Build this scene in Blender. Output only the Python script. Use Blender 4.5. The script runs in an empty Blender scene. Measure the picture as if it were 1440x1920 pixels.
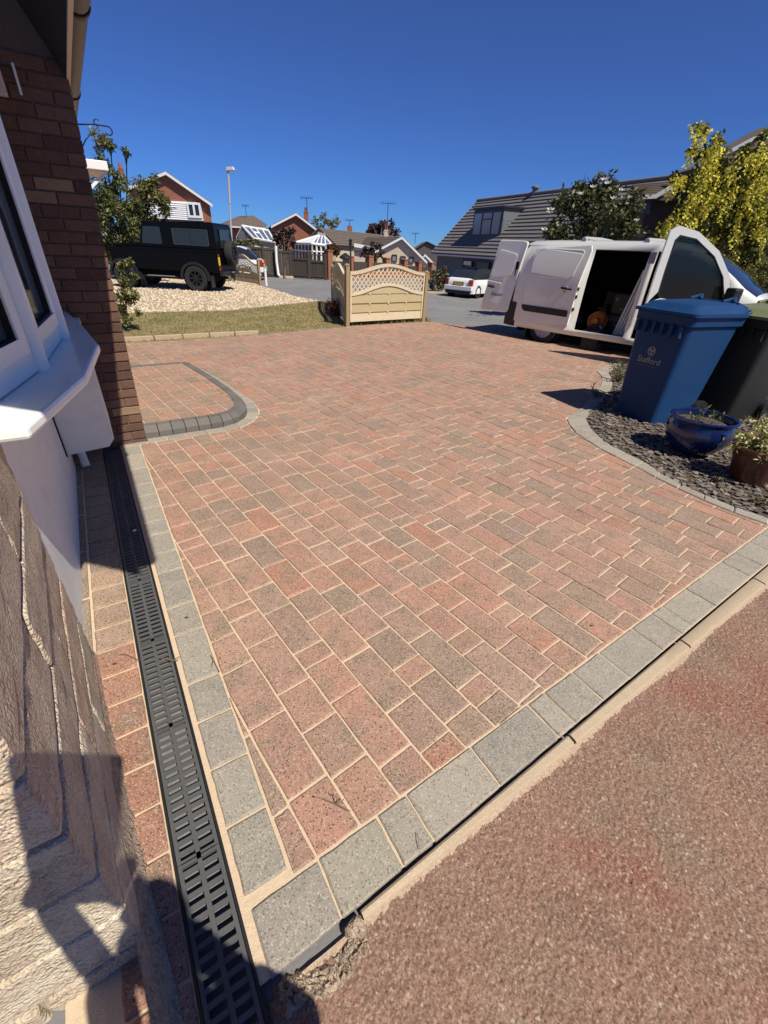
import bpy, bmesh, math, random
import numpy as np
from mathutils import Vector, Matrix
random.seed(7); np.random.seed(7)
R = math.radians
scn = bpy.context.scene
COL = scn.collection

# ------------------------------------------------------------------ camera
CAM_H, F_PX, PITCH, ROLL = 1.6, 805.4426, R(31.4947), R(3.0)
cam_d = bpy.data.cameras.new('camera'); cam = bpy.data.objects.new('camera', cam_d); COL.objects.link(cam)
cam_d.sensor_fit = 'HORIZONTAL'; cam_d.sensor_width = 36; cam_d.lens = 36*F_PX/1440
cam_d.clip_start = .01; cam_d.clip_end = 600
cam.matrix_world = Matrix.Translation((0, 0, CAM_H)) @ Matrix.Rotation(R(90)-PITCH, 4, 'X') @ Matrix.Rotation(ROLL, 4, 'Z')
scn.camera = cam
# ------------------------------------------------------------------ world and sun
SUN_AZ, SUN_EL = 134.5, 53.5            # compass bearing of the sun from +Y, elevation
w = bpy.data.worlds.new('World'); scn.world = w; w.use_nodes = True
nt = w.node_tree
sky = nt.nodes.new('ShaderNodeTexSky'); sky.sky_type = 'NISHITA'; sky.sun_disc = False
sky.sun_elevation = R(SUN_EL); sky.sun_rotation = R(SUN_AZ)
sky.altitude = 2000; sky.air_density = 1.0; sky.dust_density = 0.0; sky.ozone_density = 8.0
bg = nt.nodes['Background']; bg.inputs['Strength'].default_value = 0.053
# one even colour grade over the whole sky (the phone's deep blue)
_sp = nt.nodes.new('ShaderNodeSeparateColor'); _cb = nt.nodes.new('ShaderNodeCombineColor')
nt.links.new(sky.outputs[0], _sp.inputs[0])
for _i, (_k, _g) in enumerate(((.74, .70), (.97, .93), (1.40, 1.02))):
    _p = nt.nodes.new('ShaderNodeMath'); _p.operation = 'POWER'; _p.inputs[1].default_value = _g
    _m = nt.nodes.new('ShaderNodeMath'); _m.operation = 'MULTIPLY'; _m.inputs[1].default_value = _k
    nt.links.new(_sp.outputs[_i], _p.inputs[0]); nt.links.new(_p.outputs[0], _m.inputs[0]); nt.links.new(_m.outputs[0], _cb.inputs[_i])
nt.links.new(_cb.outputs[0], bg.inputs['Color'])
sun_d = bpy.data.lights.new('sun', 'SUN'); sun_d.energy = 5.0; sun_d.angle = R(.53); sun_d.color = (1.0, .92, .79)
sun = bpy.data.objects.new('sun', sun_d); COL.objects.link(sun); sun.location = (6, -5, 9)
_sa, _se = R(SUN_AZ), R(SUN_EL)
SUNV = Vector((math.sin(_sa)*math.cos(_se), math.cos(_sa)*math.cos(_se), math.sin(_se)))
sun.rotation_euler = (-SUNV).to_track_quat('-Z', 'Y').to_euler()
scn.view_settings.view_transform = 'Standard'; scn.view_settings.look = 'None'
scn.view_settings.exposure = 0.25; scn.view_settings.gamma = 1.0; scn.view_settings.use_curve_mapping = False

# ------------------------------------------------------------------ surveying helpers (photo point -> place on the ground)
def ray(u, v):
    x, y = u-720, -(v-960)
    c, s = math.cos(ROLL), math.sin(ROLL)
    x, y = c*x-s*y, s*x+c*y
    cp, sp = math.cos(PITCH), math.sin(PITCH)
    return x, F_PX*cp+y*sp, -F_PX*sp+y*cp
def gp(u, v, z=0.0):
    X, Y, Z = ray(u, v); t = (CAM_H-z)/-Z
    return (X*t, Y*t)
def ptY(u, v, Y):
    X, Yr, Z = ray(u, v); t = Y/Yr
    return (X*t, Y, Z*t+CAM_H)

# ------------------------------------------------------------------ object helpers
def tag(o, label=None, cat=None, group=None, kind=None):
    if label: o['label'] = label
    if cat: o['category'] = cat
    if group: o['group'] = group
    if kind: o['kind'] = kind
    return o
def thing(name, label, cat, loc=(0, 0, 0), rz=0.0, group=None):
    o = bpy.data.objects.new(name, None); COL.objects.link(o); o.empty_display_size = .1
    o.location = loc; o.rotation_euler = (0, 0, rz)
    return tag(o, label, cat, group)
def copy_tree(o, parent=None):
    c = o.copy(); COL.objects.link(c); c.parent = parent
    for ch in list(o.children): copy_tree(ch, c)
    return c

class MB:
    def __init__(s): s.v = []; s.f = []; s.c = []; s.m = []
    def add(s, vs, fs, col=None, mi=0):
        b = len(s.v); s.v.extend([tuple(p) for p in vs])
        for f in fs:
            s.f.append([b+i for i in f]); s.c.append(col); s.m.append(mi)
        return s
    def box(s, x0, x1, y0, y1, z0, z1, M=None, col=None, mi=0):
        vs = [(x0,y0,z0),(x1,y0,z0),(x1,y1,z0),(x0,y1,z0),(x0,y0,z1),(x1,y0,z1),(x1,y1,z1),(x0,y1,z1)]
        if M is not None: vs = [M @ Vector(p) for p in vs]
        return s.add(vs, [(0,3,2,1),(4,5,6,7),(0,1,5,4),(1,2,6,5),(2,3,7,6),(3,0,4,7)], col, mi)
    def hexa(s, vs, col=None, mi=0):
        return s.add(vs, [(0,3,2,1),(4,5,6,7),(0,1,5,4),(1,2,6,5),(2,3,7,6),(3,0,4,7)], col, mi)
    def prism(s, poly, z0, z1, col=None, mi=0, fn=None):
        n = len(poly); fn = fn or (lambda x, y, z: (x, y, z))
        vs = [fn(x, y, z0) for x, y in poly]+[fn(x, y, z1) for x, y in poly]
        fs = [tuple(range(n-1, -1, -1)), tuple(range(n, 2*n))]+[(i, (i+1) % n, n+(i+1) % n, n+i) for i in range(n)]
        return s.add(vs, fs, col, mi)
    def slab(s, poly, y0, y1, col=None, mi=0, yf=None):   # polygon in x,z; thickness along y; yf(z) shifts y
        yf = yf or (lambda z: 0)
        return s.prism(poly, y0, y1, col, mi, lambda x, z, y: (x, y+yf(z), z))
    def ring(s, outer, inner, y0, y1, col=None, mi=0, yf=None):  # frame between two equal-length loops in x,z
        n = len(outer); yf = yf or (lambda z: 0)
        vs = [(x, y0+yf(z), z) for x, z in outer]+[(x, y0+yf(z), z) for x, z in inner]+[(x, y1+yf(z), z) for x, z in outer]+[(x, y1+yf(z), z) for x, z in inner]
        fs = []
        for i in range(n):
            j = (i+1) % n
            fs += [(i, j, n+j, n+i), (2*n+j, 2*n+i, 3*n+i, 3*n+j), (i, 2*n+i, 2*n+j, j), (n+j, 3*n+j, 3*n+i, n+i)]
        return s.add(vs, fs, col, mi)
    def tube(s, pts, r, n=6, col=None, mi=0, caps=True):
        pts = [Vector(p) for p in pts]; rs = r if isinstance(r, (list, tuple)) else [r]*len(pts)
        vs = []; fs = []
        for i, p in enumerate(pts):
            d = (pts[min(i+1, len(pts)-1)]-pts[max(i-1, 0)])
            d = d.normalized() if d.length > 1e-9 else Vector((0, 0, 1))
            a = d.orthogonal().normalized() if i == 0 else (a-d*a.dot(d)).normalized()
            b = d.cross(a)
            for k in range(n):
                t = 2*math.pi*k/n; vs.append(p+(a*math.cos(t)+b*math.sin(t))*rs[i])
        for i in range(len(pts)-1):
            for k in range(n):
                fs.append((i*n+k, i*n+(k+1) % n, (i+1)*n+(k+1) % n, (i+1)*n+k))
        if caps: fs += [tuple(range(n-1, -1, -1)), tuple(range((len(pts)-1)*n, len(pts)*n))]
        return s.add(vs, fs, col, mi)
    def lathe(s, prof, n=24, c=(0, 0, 0), axis='z', col=None, mi=0):
        vs = []; fs = []
        for r, h in prof:
            for k in range(n):
                t = 2*math.pi*k/n; x, y = r*math.cos(t), r*math.sin(t)
                p = (x, y, h) if axis == 'z' else ((x, h, y) if axis == 'y' else (h, x, y))
                vs.append((p[0]+c[0], p[1]+c[1], p[2]+c[2]))
        for i in range(len(prof)-1):
            for k in range(n): fs.append((i*n+k, i*n+(k+1) % n, (i+1)*n+(k+1) % n, (i+1)*n+k))
        return s.add(vs, fs, col, mi)
    def mesh(s, name):
        me = bpy.data.meshes.new(name); me.from_pydata(s.v, [], s.f)
        if any(c is not None for c in s.c):
            at = me.color_attributes.new('tint', 'FLOAT_COLOR', 'CORNER')
            buf = np.ones((len(me.loops), 4), dtype=np.float32)
            cc = np.array([c if c is not None else (.5, .5, .5) for c in s.c], dtype=np.float32)
            tot = np.array([len(f) for f in s.f]); buf[:, :3] = np.repeat(cc, tot, axis=0)
            at.data.foreach_set('color', buf.ravel())
        if any(s.m): me.polygons.foreach_set('material_index', s.m)
        return me
    def obj(s, name, mats, parent=None, smooth=None, bevel=0, kind=None, fixn=False):
        me = s.mesh(name)
        for m in (mats if isinstance(mats, (list, tuple)) else [mats]): me.materials.append(m)
        if fixn:
            bm = bmesh.new(); bm.from_mesh(me); bmesh.ops.remove_doubles(bm, verts=bm.verts, dist=1e-5)
            bmesh.ops.recalc_face_normals(bm, faces=bm.faces); bm.to_mesh(me); bm.free()
        if smooth:
            me.polygons.foreach_set('use_smooth', [True]*len(me.polygons)); me.set_sharp_from_angle(angle=R(smooth))
        o = bpy.data.objects.new(name, me); COL.objects.link(o)
        if parent: o.parent = parent
        if bevel:
            b = o.modifiers.new('bevel', 'BEVEL'); b.width = bevel; b.segments = 2; b.limit_method = 'ANGLE'; b.angle_limit = R(35)
        if kind: o['kind'] = kind
        return o

def text(name, body, size, mat, parent, M, extrude=.001):
    cu = bpy.data.curves.new(name, 'FONT'); cu.body = body; cu.size = size; cu.extrude = extrude
    cu.align_x = 'CENTER'; cu.align_y = 'CENTER'; cu.materials.append(mat)
    t = bpy.data.objects.new(name, cu); COL.objects.link(t)
    me = bpy.data.meshes.new_from_object(t.evaluated_get(bpy.context.evaluated_depsgraph_get()))
    bpy.data.objects.remove(t); bpy.data.curves.remove(cu); me.name = name
    me.materials.clear(); me.materials.append(mat)
    o = bpy.data.objects.new(name, me); COL.objects.link(o); o.parent = parent; o.matrix_local = M
    return o

# ------------------------------------------------------------------ materials
def mat(name, col, rough=.75, over=(), bumps=(), spec=.4, metal=0.0, tint=False, coat=0.0, transl=0.0, alpha=1.0, rand=0.0):
    m = bpy.data.materials.new(name); m.use_nodes = True; n = m.node_tree.nodes; L = m.node_tree.links
    p = n['Principled BSDF']; p.inputs['Roughness'].default_value = rough; p.inputs['Metallic'].default_value = metal
    p.inputs['Specular IOR Level'].default_value = spec; p.inputs['Coat Weight'].default_value = coat
    p.inputs['Coat Roughness'].default_value = .04
    tc = n.new('ShaderNodeTexCoord').outputs['Object']
    if tint:
        a = n.new('ShaderNodeAttribute'); a.attribute_name = 'tint'; cur = a.outputs['Color']
    else:
        rgb = n.new('ShaderNodeRGB'); rgb.outputs[0].default_value = (*col, 1); cur = rgb.outputs[0]
    def tex(kind, scale, detail=4, stretch=None):
        co = tc
        if stretch:
            mp = n.new('ShaderNodeMapping'); mp.inputs['Scale'].default_value = stretch; L.new(tc, mp.inputs[0]); co = mp.outputs[0]
        if kind == 'noise':
            t = n.new('ShaderNodeTexNoise'); t.inputs['Scale'].default_value = scale; t.inputs['Detail'].default_value = detail
            t.inputs['Roughness'].default_value = .62; out = t.outputs['Fac']
        elif kind == 'vor':
            t = n.new('ShaderNodeTexVoronoi'); t.inputs['Scale'].default_value = scale; out = t.outputs['Distance']
        elif kind == 'cell':
            t = n.new('ShaderNodeTexVoronoi'); t.inputs['Scale'].default_value = scale
            sx = n.new('ShaderNodeSeparateColor'); L.new(t.outputs['Color'], sx.inputs[0]); out = sx.outputs[0]
        elif kind == 'wave':
            t = n.new('ShaderNodeTexWave'); t.inputs['Scale'].default_value = scale; t.inputs['Distortion'].default_value = detail; out = t.outputs['Fac']
        L.new(co, t.inputs['Vector']); return out
    for o in over:   # (kind, scale, lo, hi, colour, amount[, stretch])
        t = tex(o[0], o[1], 5, o[6] if len(o) > 6 else None)
        mr = n.new('ShaderNodeMapRange'); mr.inputs['From Min'].default_value = o[2]; mr.inputs['From Max'].default_value = o[3]
        mr.inputs['To Max'].default_value = o[5]; L.new(t, mr.inputs['Value'])
        mx = n.new('ShaderNodeMix'); mx.data_type = 'RGBA'; L.new(mr.outputs[0], mx.inputs['Factor'])
        L.new(cur, mx.inputs['A'])
        if o[4] == 'mul' or (isinstance(o[4], tuple) and o[4][0] == 'mul'):
            mx.blend_type = 'MULTIPLY'; k = o[4][1] if isinstance(o[4], tuple) else .5
            mx.inputs['B'].default_value = (k, k, k, 1)
        else: mx.inputs['B'].default_value = (*o[4], 1)
        cur = mx.outputs['Result']
    if rand:
        oi = n.new('ShaderNodeObjectInfo'); mr = n.new('ShaderNodeMapRange'); L.new(oi.outputs['Random'], mr.inputs['Value'])
        mr.inputs['To Min'].default_value = 1-rand; mr.inputs['To Max'].default_value = 1+rand
        mx = n.new('ShaderNodeMix'); mx.data_type = 'RGBA'; mx.blend_type = 'MULTIPLY'; mx.inputs['Factor'].default_value = 1
        L.new(cur, mx.inputs['A']); L.new(mr.outputs[0], mx.inputs['B']); cur = mx.outputs['Result']
    L.new(cur, p.inputs['Base Color'])
    prev = None
    for b in bumps:  # (kind, scale, strength, distance[, stretch])
        t = tex(b[0], b[1], 4, b[4] if len(b) > 4 else None)
        bn = n.new('ShaderNodeBump'); bn.inputs['Strength'].default_value = b[2]; bn.inputs['Distance'].default_value = b[3]
        L.new(t, bn.inputs['Height'])
        if prev: L.new(prev, bn.inputs['Normal'])
        prev = bn.outputs[0]
    if prev: L.new(prev, p.inputs['Normal'])
    out = n['Material Output']
    if transl:
        tr = n.new('ShaderNodeBsdfTranslucent'); L.new(cur, tr.inputs['Color'])
        ms = n.new('ShaderNodeMixShader'); ms.inputs[0].default_value = transl
        L.new(p.outputs[0], ms.inputs[1]); L.new(tr.outputs[0], ms.inputs[2]); L.new(ms.outputs[0], out.inputs[0])
    if alpha < 1:
        tr = n.new('ShaderNodeBsdfTransparent'); tr.inputs[0].default_value = (.75, .8, .82, 1)
        ms = n.new('ShaderNodeMixShader'); ms.inputs[0].default_value = 1-alpha
        L.new(p.outputs[0], ms.inputs[1]); L.new(tr.outputs[0], ms.inputs[2]); L.new(ms.outputs[0], out.inputs[0])
    return m

M = {}
M['brick'] = mat('paver', None, .9, tint=True, spec=.2, over=[('noise', .9, .45, .65, ('mul', .84), .6), ('noise', 1.9, .5, .72, (.50, .37, .275), .35), 
    ('noise', 7, .48, .66, (.24, .19, .135), .75), ('noise', 30, .35, .7, ('mul', .72), .55),
    ('cell', 300, .80, .92, (.54, .42, .33), .7), ('cell', 220, .89, .94, (.07, .047, .034), .75), ('noise', 120, .62, .72, (.07, .05, .035), .6)],
    bumps=[('noise', 55, .35, .006), ('noise', 260, .5, .003)])
M['sand'] = mat('jointing_sand', (.60, .475, .335), .95, spec=.1, over=[('noise', 14, .4, .75, (.56, .44, .30), .6), ('noise', 300, .6, .75, (.30, .22, .14), .4)],
    bumps=[('noise', 220, .6, .004), ('noise', 40, .5, .008)])
M['sett'] = mat('sett', None, .9, tint=True, spec=.2, over=[('noise', 2.3, .45, .7, ('mul', .8), .6), ('noise', 9, .42, .7, (.36, .325, .265), .6),
    ('cell', 280, .82, .93, (.54, .49, .41), .65), ('cell', 240, .89, .95, (.085, .075, .06), .6), ('noise', 30, .35, .7, ('mul', .78), .5)],
    bumps=[('noise', 60, .3, .006), ('noise', 280, .5, .003)])
M['kerbblock'] = mat('dark_kerb_block', (.135, .125, .115), .85, spec=.3, rand=.12, over=[('noise', 60, .5, .7, (.19, .175, .155), .5)], bumps=[('noise', 120, .3, .004)])
M['concrete'] = mat('edging_concrete', (.44, .35, .24), .95, spec=.15, over=[('noise', 16, .4, .7, (.40, .31, .22), .6), ('noise', 420, .58, .7, (.22, .165, .11), .6), ('cell', 350, .9, .96, (.6, .52, .42), .6)],
    bumps=[('noise', 180, .5, .004)])
M['rubble'] = mat('mortar_rubble', (.44, .345, .255), .95, spec=.1, over=[('noise', 40, .45, .65, (.23, .18, .13), .8), ('cell', 160, .75, .9, (.55, .46, .36), .6)],
    bumps=[('noise', 60, .9, .02), ('vor', 140, .6, .008)])
M['tarmac'] = mat('red_tarmac', (.295, .178, .130), .95, spec=.12, over=[
    ('noise', 2.2, .42, .66, (.265, .185, .135), .85), ('noise', 5.5, .55, .74, (.36, .275, .20), .5), ('noise', 1.3, .5, .66, (.29, .132, .092), .85), ('noise', 3.3, .56, .7, (.17, .115, .085), .5),
    ('cell', 230, .25, .9, ('mul', .55), .9), ('cell', 190, .78, .95, (.46, .34, .26), .5), ('cell', 150, .965, .985, (.52, .43, .33), .6), ('noise', 150, .56, .70, (.075, .05, .036), .75)],
    bumps=[('noise', 260, .6, .004)])
M['dust'] = mat('cream_grit_dust', (.44, .345, .25), .95, spec=.1, over=[('cell', 220, .3, .9, (.28, .19, .135), .7), ('noise', 60, .45, .7, (.34, .25, .18), .6)], bumps=[('noise', 200, .6, .004)])
M['asphalt'] = mat('road_asphalt', (.175, .172, .175), .9, spec=.3, over=[('noise', .35, .4, .65, (.225, .222, .222), .7), ('noise', 2.0, .5, .7, (.135, .133, .135), .5), ('cell', 60, .8, .95, (.3, .3, .3), .3), ('noise', .9, .56, .6, (.12, .12, .125), .35, (.25, 2.2, 1))],
    bumps=[('noise', 60, .4, .006)])
M['soil'] = mat('dark_soil', (.075, .058, .043), .95, over=[('noise', 20, .4, .7, (.12, .095, .07), .7)], bumps=[('noise', 40, .8, .03)])
M['lawn'] = mat('lawn_turf', (.24, .205, .095), .95, spec=.1, over=[('noise', 2.2, .4, .62, (.36, .29, .15), .9), ('noise', 1.0, .5, .7, (.14, .15, .055), .7), ('noise', 40, .4, .7, ('mul', .65), .6)], bumps=[('noise', 60, .8, .03)])
M['gravelbase'] = mat('gravel_bed', (.52, .42, .29), .95, over=[('cell', 40, 0, 1, (.34, .27, .18), .7), ('noise', 4, .4, .7, (.45, .36, .25), .6)], bumps=[('vor', 40, 1, .03)])
M['pebble'] = mat('pebble', None, .9, tint=True)
M['slate'] = mat('slate_chip', None, .7, tint=True, spec=.4, bumps=[('noise', 90, .3, .003)])
M['grass'] = mat('grass_blade', None, .8, tint=True, transl=.2, spec=.2)
M['leaf'] = mat('leaf', None, .5, tint=True, transl=.28, spec=.45)
M['petal'] = mat('petal', None, .6, tint=True, transl=.3)
M['bark'] = mat('bark', (.10, .075, .055), .95, bumps=[('noise', 30, .8, .02)])
M['housebrick'] = mat('house_brick', None, .9, tint=True, spec=.15, over=[('noise', 12, .45, .7, ('mul', .7), .6), ('noise', 90, .55, .7, (.32, .24, .18), .35)], bumps=[('noise', 60, .5, .008), ('noise', 220, .5, .004)])
M['wallmortar'] = mat('dark_mortar', (.15, .11, .085), .95, bumps=[('noise', 120, .6, .006)])
M['mortar'] = mat('mortar', (.36, .30, .235), .95, bumps=[('noise', 120, .6, .006)])
M['block'] = mat('rendered_block', None, .95, tint=True, spec=.1, over=[('noise', 6, .42, .6, (.36, .20, .13), .35), ('noise', 16, .5, .75, (.36, .275, .19), .6), ('cell', 230, .78, .95, (.66, .60, .50), .55), ('noise', 200, .58, .7, (.16, .11, .075), .75)],
    bumps=[('noise', 34, .7, .02), ('vor', 120, .7, .01), ('noise', 240, .6, .005)])
M['upvc'] = mat('white_upvc', (.87, .91, .86), .28, spec=.5, over=[('noise', 3, .55, .75, (.62, .61, .58), .35), ('noise', 70, .71, .74, (.05, .05, .05), .8, (.6, 1, .5))])
M['panelwhite'] = mat('white_painted_board', (.79, .80, .73), .6, spec=.3, over=[('noise', 5, .5, .75, (.55, .52, .48), .4), ('noise', 24, .70, .73, (.07, .065, .06), .85)], bumps=[('noise', 60, .15, .004)])
M['gap'] = mat('dark_gap', (.02, .018, .016), .9)
M['black'] = mat('black_plastic', (.018, .018, .019), .45, spec=.4)
M['drain'] = mat('drain_plastic', (.085, .088, .09), .55, spec=.4, over=[('noise', 10, .45, .7, (.115, .105, .09), .55), ('noise', 120, .6, .75, (.16, .14, .11), .4)], bumps=[('noise', 90, .2, .003)])
M['gutter'] = mat('grey_gutter', (.16, .15, .14), .5)
M['gutterblack'] = mat('black_joiner', (.01, .01, .01), .4)
M['fascia'] = mat('cream_fascia', (.62, .55, .45), .55)
M['soffit'] = mat('soffit', (.05, .036, .028), .7)
M['tile'] = mat('roof_tile', (.115, .092, .075), .85, over=[('noise', 3, .4, .7, (.15, .12, .095), .6), ('noise', 25, .5, .7, ('mul', .7), .5)])
M['greytile'] = mat('grey_roof_tile', (.150, .140, .138), .75, over=[('noise', 2, .4, .7, (.185, .17, .16), .5)])
M['redbrick'] = mat('far_brick', (.33, .13, .075), .9, over=[('cell', 6, 0, 1, (.25, .095, .055), .6, (1, 1, 3)), ('noise', 3, .4, .7, (.28, .12, .08), .5)])
M['stone'] = mat('far_stone', (.62, .52, .40), .9, over=[('cell', 4, 0, 1, (.50, .40, .29), .8, (1, 1, 2)), ('noise', 2, .4, .7, (.55, .46, .36), .5)])
M['white'] = mat('white_paint', (.8, .8, .79), .4)
M['lampgrey'] = mat('galvanised', (.5, .5, .5), .45, metal=.3)
M['cladgrey'] = mat('grey_cladding', (.135, .145, .165), .6)
M['navy'] = mat('dark_frame', (.02, .022, .03), .4)
M['glass'] = mat('dark_glass', (.02, .024, .03), .04, spec=.6)
M['clearglass'] = mat('clear_glass', (.03, .035, .04), .03, spec=.5, alpha=.22)
M['tintglass'] = mat('tinted_glass', (.012, .013, .014), .04, spec=.5, alpha=.75)
M['bluescreen'] = mat('windscreen_glass', (.02, .03, .05), .03, spec=.8)
M['curtain'] = mat('curtain', (.72, .72, .70), .9)
M['fencedark'] = mat('dark_stained_board', (.062, .050, .042), .85, rand=.15, over=[('noise', 5, .4, .7, (.09, .072, .058), .5, (6, 6, .4))])
M['timber'] = mat('treated_timber', (.47, .385, .235), .75, rand=.1, over=[('noise', 6, .4, .7, (.42, .36, .16), .7, (1, 4, 9)), ('noise', 14, .66, .7, (.24, .15, .07), .7)])
M['timberpale'] = mat('pale_timber', (.58, .505, .36), .75, rand=.06, over=[('noise', 8, .5, .7, (.52, .40, .22), .6)])
M['timberpost'] = mat('post_timber', (.33, .24, .125), .8, rand=.1, over=[('noise', 8, .4, .7, (.25, .19, .09), .7, (6, 6, .6))])
M['vanwhite'] = mat('white_paint_van', (.74, .745, .70), .22, spec=.5, coat=.5, over=[('noise', 3, .5, .8, (.62, .61, .56), .35), ('noise', 14, .62, .8, (.45, .42, .36), .25), ('noise', 1.2, .55, .75, (.60, .57, .50), .25, (1, 1, 3))])
M['carwhite'] = mat('white_paint_car', (.78, .79, .80), .2, spec=.5, coat=.6)
M['blackpaint'] = mat('black_gloss_paint', (.0025, .0025, .003), .3, spec=.16, coat=.03)
M['tyre'] = mat('tyre', (.022, .022, .022), .85)
M['alloyblack'] = mat('black_alloy', (.012, .012, .013), .3, spec=.6)
M['steel'] = mat('silver_wheel_trim', (.42, .42, .43), .4, metal=.4)
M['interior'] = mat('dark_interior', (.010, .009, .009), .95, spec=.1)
M['red'] = mat('red_lamp', (.30, .03, .02), .2, spec=.6)
M['yellowplate'] = mat('yellow_plate', (.75, .5, .03), .5)
M['binblue'] = mat('blue_bin_plastic', (.008, .042, .125), .5, spec=.22, over=[('noise', 3, .45, .7, (.010, .050, .145), .5), ('noise', 7, .55, .8, (.03, .06, .12), .35), ('noise', 40, .7, .74, (.10, .12, .15), .5)], bumps=[('noise', 300, .08, .001)])
M['binnavy'] = mat('bin_body_plastic', (.010, .028, .085), .45, spec=.4, over=[('noise', 40, .7, .74, (.05, .06, .08), .5)])
M['binblack'] = mat('black_bin_plastic', (.014, .015, .014), .5)
M['binolive'] = mat('olive_bin_lid', (.16, .18, .085), .45)
M['print'] = mat('white_print', (.30, .31, .31), .6)
M['printdim'] = mat('worn_white_print', (.12, .13, .15), .6)
M['darkprint'] = mat('dark_lettering', (.05, .05, .055), .5)
M['glaze'] = mat('blue_glaze', (.006, .016, .08), .14, spec=.5, coat=.4, over=[('noise', 5, .5, .7, (.008, .018, .09), .7)])
M['terra'] = mat('brown_glazed_pot', (.085, .028, .016), .3, spec=.5, coat=.2, over=[('noise', 8, .45, .7, (.05, .018, .012), .7)])
M['orange'] = mat('orange_cable', (.55, .17, .03), .5)
M['bluecap'] = mat('blue_cap', (.02, .16, .42), .4)
M['skin'] = mat('skin', (.52, .34, .26), .6)
M['shirt'] = mat('grey_shirt', (.12, .13, .15), .9)
M['trousers'] = mat('dark_trousers', (.04, .045, .06), .9)
M['hair'] = mat('brown_hair', (.05, .032, .02), .8)
M['twig'] = mat('dry_twig', (.20, .14, .085), .9)
M['iron'] = mat('black_iron', (.02, .02, .022), .5)
M['stonegrey'] = mat('grey_stone', (.30, .29, .27), .9, over=[('noise', 12, .4, .7, (.2, .19, .17), .6)])

# ================================================================== SETTING
HA = R(-33.5)                                   # bearing of the house front
AV = (math.sin(HA), math.cos(HA)); NV = (math.cos(HA), -math.sin(HA))
def st(s, t): return (AV[0]*s+NV[0]*t, AV[1]*s+NV[1]*t)
def sheet(name, poly, z, m, kind='structure', parent=None):
    bm = bmesh.new(); vs = [bm.verts.new((x, y, z)) for x, y in poly]; f = bm.faces.new(vs)
    if f.normal.z < 0: f.normal_flip()
    bmesh.ops.triangulate(bm, faces=bm.faces)
    me = bpy.data.meshes.new(name); bm.to_mesh(me); bm.free(); me.materials.append(m)
    o = bpy.data.objects.new(name, me); COL.objects.link(o)
    if parent: o.parent = parent
    if kind: o['kind'] = kind
    return o
def inpoly(p, poly):
    x, y = p; c = False; j = len(poly)-1
    for i in range(len(poly)):
        xi, yi = poly[i]; xj, yj = poly[j]
        if (yi > y) != (yj > y) and x < (xj-xi)*(y-yi)/(yj-yi)+xi: c = not c
        j = i
    return c
def clip(subj, a, b):                            # keep the side left of a->b
    out = []; n = len(subj)
    sd = lambda p: (b[0]-a[0])*(p[1]-a[1])-(b[1]-a[1])*(p[0]-a[0])
    for i in range(n):
        p, q = subj[i], subj[(i+1) % n]; dp, dq = sd(p), sd(q)
        if dp >= 0: out.append(p)
        if dp*dq < 0:
            t = dp/(dp-dq); out.append((p[0]+(q[0]-p[0])*t, p[1]+(q[1]-p[1])*t))
    return out
def area(p): return .5*sum(p[i][0]*p[(i+1) % len(p)][1]-p[(i+1) % len(p)][0]*p[i][1] for i in range(len(p)))
def lerp(a, b, t): return tuple(x+(y-x)*t for x, y in zip(a, b))

# the road, one sheet to the horizon
sheet('road', [(-260, -60), (260, -60), (260, 420), (-260, 420)], -.035, M['asphalt'])

# ---- outlines
step_out = [(4.31, .17), (4.315, .5), (4.32, .85), (4.36, .98), (4.44, 1.09), (4.56, 1.18), (4.72, 1.235), (4.95, 1.26), (5.3, 1.25), (6.0, 1.185), (6.74, 1.085), (6.83, 1.04), (6.88, .94), (6.88, .5), (6.88, .195)]
grey_out = [(4.195, .17), (4.2, .5), (4.2, .87), (4.245, 1.04), (4.345, 1.18), (4.49, 1.29), (4.69, 1.36), (4.95, 1.39), (5.3, 1.375), (6.0, 1.31), (6.76, 1.20), (6.91, 1.12), (6.99, .97), (6.99, .5), (6.99, .195)]
s_in = lambda t: .545+.04*t
s_out = lambda t: .378+.038*t
bed_outer = [gp(*p) for p in [(1440, 984), (1384, 965), (1334, 945), (1279, 920), (1234, 898), (1195, 877), (1159, 859), (1112, 834), (1073, 807), (1061, 784), (1087, 768), (1112, 740), (1127, 722), (1129, 708), (1118, 695), (1140, 684), (1184, 676)]]
bed_inner = [gp(*p) for p in [(1440, 972), (1387, 955), (1334, 933), (1287, 914), (1245, 891), (1212, 868), (1176, 851), (1134, 829), (1107, 803), (1098, 784), (1124, 757), (1145, 734), (1149, 719), (1146, 707), (1141, 699), (1156, 691), (1184, 684)]]
grass_edge = [gp(*p) for p in [(228, 643), (350, 637), (470, 629), (600, 617), (700, 608), (800, 603), (820, 604)]]
road_edge = [gp(*p) for p in [(900, 615), (1000, 634), (1100, 647), (1184, 659)]]
fr = [st(s_in(t), t) for t in (4.3, 3, 2, 1, .106)]
RED = [st(s_in(.106), .106), st(4.195, .106), st(4.195, .17)]+[st(*p) for p in grey_out[1:]]+[st(9.05, .19)]+grass_edge+road_edge+bed_outer[::-1]+[st(s_in(4.05), 4.05)]
if area(RED) < 0: RED = RED[::-1]
DRIVE = [st(s_out(-.04)+.005, -.05), st(4.25, -.05), st(4.25, .19), st(9.05, .19)]+grass_edge+road_edge+bed_inner[::-1]+[st(s_out(4.3), 4.4)]
drive = sheet('driveway', DRIVE, -.0055, M['sand'])

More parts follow.
